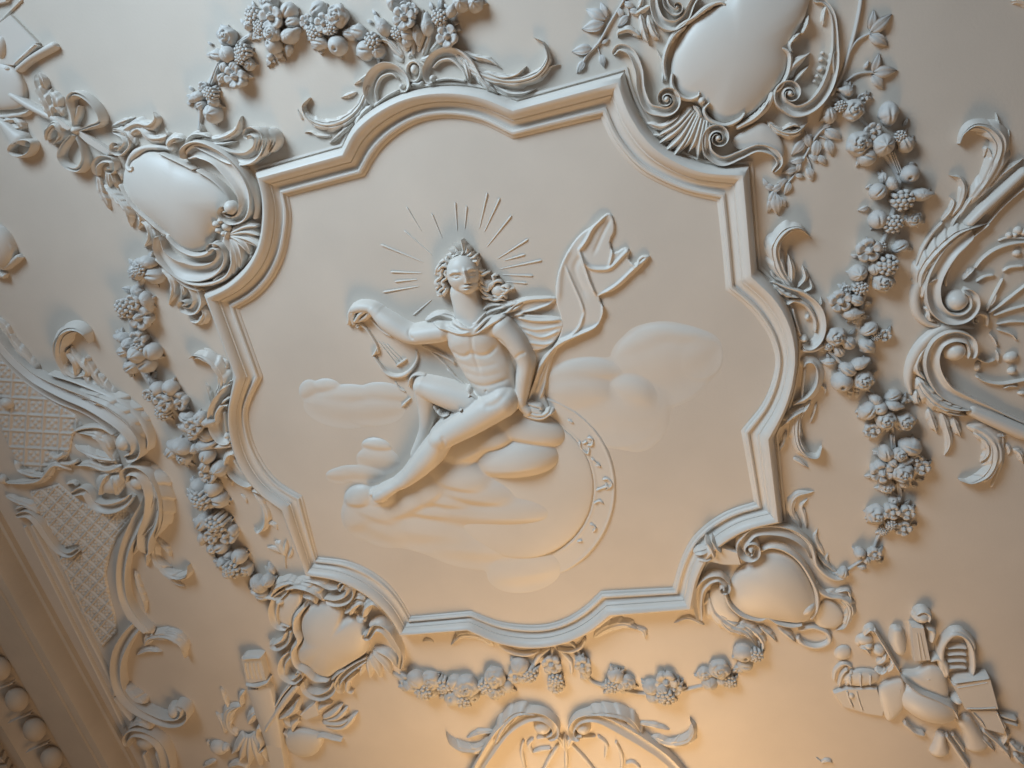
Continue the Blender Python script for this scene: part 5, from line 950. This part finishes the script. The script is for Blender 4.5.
# trellis ground: crossing ribs with a small pierced flower in every cell
def trellis(poly, ang, cell, h0=1.0, h1=1.4):
    P = tp(poly); P = [tuple(p) for p in P]; a = math.radians(ang)
    def fn(X, Y):
        d = inpoly(X, Y, P, False); u = (X * K(a) + Y * S(a)) / cell; v = (-X * S(a) + Y * K(a)) / cell
        fu = np.abs(u - np.round(u)); fv = np.abs(v - np.round(v)); rib = np.maximum(np.exp(-(fu / .075) ** 2), np.exp(-(fv / .075) ** 2))
        cu = u - np.floor(u) - .5; cv = v - np.floor(v) - .5; fl = np.zeros(X.shape)
        for ox, oy in ((0, 0), (.2, .2), (-.2, .2), (.2, -.2), (-.2, -.2)): fl = np.maximum(fl, np.exp(-(((cu - ox) ** 2 + (cv - oy) ** 2) / .011)))
        return np.where(d > 0, np.clip(d, 0, 1) * (h0 + h1 * np.maximum(rib, .9 * fl)), -1)
    P_ = np.array(P); m = MB(); relief(m, *(P_.min(0) - 1), *(P_.max(0) + 1), fn, .8, hm=1, cut=.02); build('trellis_ground', m, M_ORN, pl, None)
F(0, 340, 4); trellis([(-10, 60), (60, 130), (160, 215), (300, 300), (330, 340), (290, 380), (280, 440), (250, 520), (140, 530), (60, 480), (20, 400), (-10, 300)], 3, 16.5)
F(0, 480, 5.12); trellis([(150, 60), (300, 20), (380, 90), (500, 160), (650, 130), (690, 180), (600, 290), (560, 380), (540, 480), (560, 600), (590, 700), (600, 780), (520, 860), (430, 700), (290, 400), (340, 390), (420, 370), (400, 330), (330, 350), (240, 240), (200, 180)], 42, 10.5)
# border fillets parallel to the cornice
F(0, 480, 5.12)
T('border_moulding', 'thin double plaster fillet running parallel to the cornice at lower left', 'moulding', (300, 600))
R('fillet', [(125, 235), (390, 768), (640, 1270)], 5, 16, 'round'); R('fillet', [(165, 225), (300, 490), (440, 768), (590, 1065)], 7, 20, 'round'); R('fillet', [(270, 330), (375, 545), (480, 768), (520, 830)], 4, 12)

# ================================================================== arch at the bottom edge
F(440, 690, 3.938)
T('arched_panel', 'plaster shell panel with two meeting scrolls at the bottom centre of the ceiling', 'ornament', (490, 300))
R('scroll', [(120, 360), (190, 240), (255, 150), (330, 100), (400, 95), (450, 130), (455, 170), (420, 185)], [16, 18, 22, 24, 24, 20, 15, 10], [24, 28, 32, 34, 34, 34, 32, 30], 'cup'); R('scroll', [(990, 370), (900, 270), (800, 195), (700, 135), (620, 100), (550, 108), (518, 150), (530, 180), (560, 178)], [16, 18, 20, 22, 24, 22, 18, 13, 9], [24, 26, 28, 32, 34, 34, 34, 32, 30], 'cup')
Dm('volute_boss', (402, 150), 32, 30, 34); Dm('volute_boss', (562, 152), 28, 28, 34)
Lf([(215, 215), (250, 140), (310, 85), (400, 88)], 26, 40, 5); Lf([(800, 185), (740, 110), (640, 85), (540, 95)], 26, 40, 6); Lf([(220, 180), (160, 230), (90, 230), (45, 205), (25, 170)], 26, 22, 4, curl=8); Lf([(215, 165), (160, 168), (105, 188)], 12, 14, 3); Lf([(830, 180), (900, 210), (975, 195), (1000, 150), (985, 115)], 26, 22, 4, curl=8); Lf([(780, 130), (840, 140), (905, 155)], 12, 14, 3)
Lf([(490, 230), (470, 190), (440, 175)], 14, 20, 0); Lf([(500, 230), (520, 190), (550, 178)], 14, 20, 0); Lf([(495, 240), (492, 200), (488, 170)], 12, 24, 0)
for p in ([(480, 200), (440, 260), (400, 330)], [(495, 210), (497, 270), (498, 340)], [(510, 205), (560, 260), (620, 330)], [(370, 190), (350, 215), (365, 250)], [(380, 190), (430, 185), (470, 190)], [(620, 180), (655, 215), (650, 270)], [(520, 195), (570, 185), (615, 182)], [(330, 195), (322, 250), (340, 330)], [(690, 200), (715, 260), (715, 340)], [(365, 245), (400, 235), (440, 230)]): R('shell_rib', p, [4, 8, 4], 12)
R('pearl_string', [(730, 290), (760, 285), (790, 310)], 6, 10, wave=4)

# ================================================================== trophies in the corners
F(0, 0, 6)
T('trophy', 'plaster trophy of banner, staffs and trumpet at the top left corner', 'trophy', (150, 500))
Pl('banner', [(-60, 190), (70, 90), (235, 258), (95, 395), (0, 385), (-60, 380)], 26, 6); R('banner_fold', [(235, 262), (170, 320), (98, 388)], [12, 16, 10], 44); R('line', [(-10, 140), (60, 70), (135, -5)], 5, 14)
Pl('corner_plate', [(-60, -60), (70, -40), (45, 12), (-60, 40)], 22); R('staff', [(100, 425), (200, 345), (345, 262)], [18, 20, 24], 44); Dm('shell_boss', (8, 285), 40, 76, 60, 20)
Sh('disc', [(-80, 370), (40, 375), (120, 440), (160, 540), (140, 640), (0, 660), (-100, 640), (-120, 480)], 40, 6, 3); R('staff', [(58, 560), (160, 625), (280, 690), (430, 765)], [26, 26, 24, 20], [52, 52, 50, 40]); Lf([(330, 760), (290, 640), (240, 530), (215, 450)], 52, 64, 5); Lf([(340, 690), (335, 600), (300, 545)], 34, 50, 3); Lf([(380, 700), (350, 650), (310, 640)], 26, 44, 2); Lf([(270, 540), (258, 480), (240, 435)], 22, 54, 0)
R('staff', [(-20, 705), (80, 695), (160, 680), (190, 655)], [12, 14, 13, 8], 34, wave=3); Lf([(120, 720), (60, 720), (0, 745)], 28, 40, 3); Lf([(60, 740), (110, 770), (150, 750)], 22, 36, 2); Dm('bead', (50, 412), 26, 16, 46, 20)
F(0, 0, 4)
R('trumpet', [(-20, 470), (20, 500), (58, 545), (88, 578)], [14, 20, 34, 52], [30, 36, 40, 44], ends=(1, .35)); R('bell_rim', [(48, 590), (70, 568), (110, 560), (138, 572), (125, 610), (85, 626), (52, 612)], 6, 40, closed=True); Lf([(50, 470), (75, 490), (96, 520)], 16, 30, 3); Lf([(185, 560), (200, 520), (230, 500), (250, 545), (215, 580)], 24, 44, 3)
T('ribbon_bow', 'knotted plaster ribbon bow between the corner trophy and the upper left cartouche', 'bow', (310, 520))
R('loop', [(305, 515), (300, 450), (285, 400), (310, 375), (350, 390), (395, 435), (412, 485), (370, 505), (325, 520)], [6, 9, 11, 12, 12, 12, 11, 9, 7], [30, 36, 44, 46, 44, 42, 40, 36, 30], 'vein'); R('loop', [(300, 535), (262, 580), (248, 625), (275, 665), (320, 678), (345, 640), (335, 590), (312, 545)], [6, 9, 10, 11, 13, 11, 9, 7], [30, 34, 38, 40, 40, 38, 34, 30], 'vein')
R('tail', [(315, 525), (370, 565), (425, 600), (455, 622)], [8, 14, 14, 10], 28, 'flat'); R('tail', [(295, 520), (255, 495), (220, 470)], [8, 12, 12], 30, 'flat'); Dm('knot', (305, 522), 20, 18, 46); R('loop_edge', [(300, 500), (318, 450), (320, 420)], [6, 10, 6], 30)
F(0, 200, 6)
T('urn', 'round plaster urn with small rods at the left edge above the left scroll panel', 'urn', (0, 300))
Dm('body', (-30, 290), 105, 130, 80, 10); R('handle', [(30, 415), (80, 370), (128, 328)], [12, 17, 17], 40); R('foot', [(-40, 450), (0, 450), (45, 460)], [14, 20, 16], 40); R('rim', [(62, 250), (80, 300), (60, 360)], [8, 10, 8], 40)

F(200, 640, 6)
T('trophy', 'plaster trophy of quiver, shells and wings at the lower left, below the cartouche', 'trophy', (360, 500))
Pl('capital', [(258, 92), (375, 85), (412, 228), (290, 252)], 30, 8)
for x in (285, 310, 335, 360): R('flute', [(x - 6, 112), (x + 2, 170), (x + 18, 225)], 8, 44)
R('capital_rim', [(262, 100), (320, 92), (380, 92)], 14, 50); R('capital_rim', [(280, 250), (350, 262), (425, 235)], [10, 16, 14], 50)
R('quiver', [(355, 262), (395, 400), (440, 560), (490, 800)], [70, 62, 46, 40], [34, 38, 40, 40], 'flat', ends=(.3, 1)); R('staff', [(600, 250), (520, 350), (430, 480), (395, 540)], [16, 20, 18, 12], 44); R('staff', [(560, 250), (500, 320), (455, 400)], 8, 36); Lf([(470, 470), (560, 420), (600, 340)], 26, 44, 3)
Lf([(230, 580), (170, 520), (170, 440), (215, 400), (265, 390)], 36, 26, 4); Lf([(250, 400), (245, 340), (270, 300)], 16, 22, 2); Lf([(180, 420), (150, 350), (125, 280)], 14, 20, 3); Lf([(150, 560), (130, 490), (95, 430)], 18, 18, 4); Lf([(290, 500), (320, 450), (345, 430)], 30, 36, 2); R('ribbon', [(380, 540), (360, 510), (350, 560), (375, 610), (360, 660), (400, 640)], [6, 10, 11, 11, 10, 6], 44)
for p in ([(280, 560), (230, 640), (190, 680)], [(290, 560), (260, 660), (240, 730)], [(300, 560), (300, 680), (300, 750)], [(310, 560), (340, 670), (370, 750)], [(320, 570), (370, 650), (420, 730)]): Lf(p, 32, 36, 0, ribs=1, name='shell_rib', base=.5)
Dm('pomegranate', (105, 655), 46, 42, 36); Dm('pomegranate', (152, 650), 22, 22, 30); Lf([(60, 640), (50, 620), (48, 600)], 12, 16, 0); Lf([(100, 720), (60, 740), (20, 760)], 16, 16, 2); Lf([(170, 760), (240, 740), (300, 770)], 22, 24, 3)
Sh('bowl', [(520, 560), (600, 530), (720, 560), (740, 610), (690, 680), (600, 690), (530, 640)], 34, 4, 2.5); R('bowl_rim', [(500, 545), (570, 600), (660, 600), (730, 575), (800, 590), (860, 600)], [6, 10, 11, 10, 9, 5], 26); Pl('wing_plate', [(605, 440), (700, 362), (722, 440), (640, 470)], 24, 4)
for p in ([(700, 440), (730, 400), (800, 370)], [(740, 470), (800, 440), (860, 380)], [(760, 480), (830, 460), (890, 400)], [(740, 500), (840, 500), (900, 470)], [(600, 470), (560, 500), (560, 550)], [(500, 460), (530, 500), (570, 520)], [(760, 520), (860, 520), (950, 430)]): Lf(p, 22, 28, 0, ribs=1, name='feather', base=.5)

F(820, 600, 4.574)
T('trophy', 'large plaster trophy of lute, lyre, books and horns at the lower right', 'trophy', (500, 420))
Dm('lute_body', (502, 492), 132, 84, 70, 26)
R('lute_edge', [(370, 345), (440, 400), (530, 440), (600, 480), (625, 530)], [6, 8, 8, 8, 6], 60)
Sh('violin_body', [(370, 330), (440, 320), (500, 290), (555, 310), (578, 370), (580, 440), (520, 425), (440, 385)], 30, 12, 3); Pl('neck', [(412, 108), (468, 112), (498, 262), (425, 268)], 30, 12); Dm('scroll_head', (465, 78), 38, 34, 50); R('head_curl', [(430, 60), (465, 42), (498, 60), (490, 95)], [8, 12, 12, 8], 46); R('head_curl', [(480, 120), (515, 140), (505, 190)], [10, 16, 10], 40)
R('shoulder', [(495, 270), (540, 262), (570, 300), (578, 340)], [10, 18, 18, 10], 40)
R('lyre_arm', [(575, 350), (552, 270), (560, 200), (605, 150), (655, 160), (690, 210), (700, 290), (690, 350)], [14, 16, 16, 15, 13, 13, 13, 10], [34, 40, 40, 42, 40, 38, 36, 34])
for y in (215, 245, 275, 305): R('bar', [(575, y), (630, y - 4), (670, y)], 6, 30)
R('leaf_edge', [(590, 145), (640, 140), (690, 185), (700, 230)], 14, 34)
Pl('book', [(598, 372), (770, 342), (808, 482), (655, 486)], 42, 4); R('book_edge', [(600, 362), (690, 350), (768, 340)], 9, 54); Dm('stud', (628, 455), 26, 20, 50)
Pl('drum', [(680, 492), (800, 492), (845, 565), (835, 600), (740, 575)], 30, 4); R('stick', [(815, 520), (900, 545)], 10, 26); R('stick', [(820, 545), (905, 572)], 7, 22); R('stick', [(740, 590), (800, 640), (860, 700)], 9, 26)
R('flask', [(350, 115), (355, 180), (372, 250)], [22, 34, 24], 34); R('staff', [(243, 125), (300, 220), (360, 320)], [6, 8, 6], 36); Dm('petal', (205, 185), 36, 30, 24); Dm('petal', (220, 210), 22, 20, 30); Dm('petal', (268, 235), 30, 24, 28, 30); Dm('petal', (175, 190), 12, 24, 16)
for p in ([(200, 160), (230, 130), (255, 160)], [(230, 250), (210, 220), (180, 215)], [(260, 290), (290, 270), (300, 240)], [(250, 320), (280, 330), (310, 310)], [(300, 330), (330, 300), (330, 270)]): Lf(p, 16, 30, 2)
Dm('petal', (105, 245), 34, 40, 16, 20); R('rim', [(62, 370), (72, 320), (110, 290), (150, 310)], [5, 9, 9, 5], 14); R('rib', [(85, 395), (100, 340), (130, 310)], 8, 18); R('rib', [(120, 390), (130, 350), (150, 320)], 8, 18)
Pl('tambourine', [(60, 420), (120, 400), (260, 400), (290, 500), (285, 525), (215, 515), (100, 480)], 16, 2, sm=False); Sh('shell', [(270, 400), (370, 365), (388, 430), (370, 500), (320, 545), (292, 520)], 24, 10, 3); Dm('boss', (142, 435), 18, 24, 26); Dm('cushion', (190, 360), 75, 44, 20, -5, 4)
R('horn', [(555, 600), (552, 650), (548, 715)], [14, 24, 46], [26, 30, 26], ends=(1, .4)); R('horn', [(640, 530), (690, 600), (730, 690)], [32, 34, 50], [34, 34, 28], ends=(1, .4)); R('stick', [(572, 610), (620, 680), (680, 770)], [8, 10, 10], 26); R('stick', [(600, 605), (640, 660), (660, 690)], 7, 24); R('stick', [(380, 555), (430, 600), (480, 615)], 10, 26)
for p in ([(700, 590), (750, 640), (800, 690)], [(840, 580), (850, 620), (830, 660)], [(800, 640), (850, 690), (870, 730)], [(860, 640), (900, 680), (940, 690)], [(880, 700), (920, 740), (950, 750)], [(760, 540), (800, 560), (830, 580)]): Lf(p, 18, 26, 3)
for p in ([(300, 420), (305, 470), (315, 520)], [(330, 400), (335, 460), (330, 530)], [(360, 390), (362, 440), (352, 500)]): R('shell_rib', p, [5, 8, 4], 32)
for p in ([(140, 335), (135, 360), (140, 390)], [(185, 325), (182, 360), (186, 395)], [(228, 330), (228, 360), (226, 388)]): R('cord', p, [4, 7, 4], 30)
R('page_edge', [(612, 385), (690, 372), (762, 358)], 4, 50); R('page_edge', [(655, 478), (730, 478), (800, 474)], 4, 50); R('spine', [(690, 500), (730, 540), (750, 575)], [5, 7, 5], 40); R('spine', [(800, 498), (820, 540), (838, 580)], [5, 7, 5], 40)
R('string', [(448, 130), (462, 200), (475, 262)], 3, 46); R('string', [(436, 130), (446, 200), (455, 265)], 3, 46); Dm('sound_hole_rim', (490, 350), 22, 15, 44); R('strap_band', [(120, 405), (130, 440), (150, 490)], [6, 8, 6], 24); R('strap_band', [(165, 405), (175, 450), (195, 505)], [5, 7, 5], 22)
T('leaf_sprig', 'tiny plaster leaf sprig lying alone near the bottom edge right of centre', 'ornament', (40, 740))
Lf([(5, 745), (30, 735), (58, 742)], 10, 12, 2); R('stem', [(-20, 720), (5, 740), (20, 748)], 3, 6)

# ================================================================== cornice along the left wall
e1 = xy(107, 768); e2 = xy(29, 618); e3 = xy(68, 768); e4 = xy(0, 643)
def cornice():
    h1 = .16
    XR = float((xy(107, 768, h1)[0] + xy(29, 618, h1)[0]) / 2); XL = .02 + float((xy(68, 768, h1)[0] + xy(0, 643, h1)[0]) / 2)
    return XR, XL, h1
XR, XL, h1 = cornice()
prof = [(XR + .02, -.01), (XR + .02, .03), (XR, .035), (XR, h1 - .02), (XR - .008, h1), (XR - .05, h1 + .004), (XR - .055, h1 - .008), (XR - .075, h1 - .008), (XR - .08, h1 + .004), (XL, h1 + .006), (XL - .01, h1 - .01),
        (XL - .02, h1 + .0), (XL - .10, h1 + .03), (XL - .16, h1 + .10), (XL - .17, h1 + .13), (XL - .26, h1 + .135), (XL - .265, h1 + .19), (XL - .40, h1 + .20), (XL - .42, h1 + .3), (XL - .7, h1 + .3), (XL - .75, -.01)]
G = np.array([[(x, y, h) for x, h in prof] for y in np.linspace(-3.3, 5.5, 3)])
m = MB(); m.grid(G)
cor = build('trim_1', m, M_COR, None, 30, kind='structure')
def eggs():
    y0 = float(xy(18, 700, h1 + .06)[1]); st = .245; out = []
    for i in range(-9, 10): out.append(y0 + i * st)
    return out
egg = None
for y in eggs():
    m = MB(); V = []; Fc = []; nu, nv = 10, 16; cxe, ce = XL - .04, h1 + .045
    for i in range(nu + 1):
        p = PI * i / nu
        for j in range(nv):
            t = 2 * PI * j / nv; V.append((cxe + .06 * S(p) * K(t), y + .08 * K(p), ce + .062 * S(p) * S(t) + .01))
    for i in range(nu):
        for j in range(nv): q = (j + 1) % nv; Fc.append((i * nv + j, (i + 1) * nv + j, (i + 1) * nv + q, i * nv + q))
    m.add(V, Fc); build('egg', m, M_COR, cor, None)
    for dy in (.1225,):
        m = MB(); V = []; w_ = .01
        G = np.array([[(XL - .005 - .11 * t, y + dy + w_ * math.cos(a) * (1 - .5 * t), h1 + .02 + .075 * t + .032 * math.sin(a)) for a in np.linspace(0, PI, 7)] for t in np.linspace(0, 1, 6)])
        m.grid(G); build('dart', m, M_COR, cor, None)
for i in range(40):
    y = 1.6 + i * .062; m = MB(); a, b = XL - .262, XL - .335; z0, z1 = h1 + .12, h1 + .20
    m.add([(a, y, z0), (b, y, z0), (b, y + .034, z0), (a, y + .034, z0), (a + .06, y, z1), (b, y, z1 + .01), (b, y + .034, z1 + .01), (a + .06, y + .034, z1)], [(0, 1, 2, 3), (4, 5, 6, 7), (0, 1, 5, 4), (1, 2, 6, 5), (2, 3, 7, 6), (3, 0, 4, 7)]); build('dentil', m, M_COR, cor, 30)
# the wall below the cornice
m = MB(); wx = XL - .72; m.add([(wx, -3.3, .25), (wx, 5.5, .25), (wx, 5.5, CEIL), (wx, -3.3, CEIL), (wx - .1, -3.3, .25), (wx - .1, 5.5, .25), (wx - .1, 5.5, CEIL), (wx - .1, -3.3, CEIL)], [(0, 1, 2, 3), (4, 5, 6, 7), (0, 1, 5, 4), (2, 3, 7, 6), (1, 2, 6, 5), (0, 3, 7, 4)])
build('wall_left', m, M_CEIL, None, None, kind='structure')
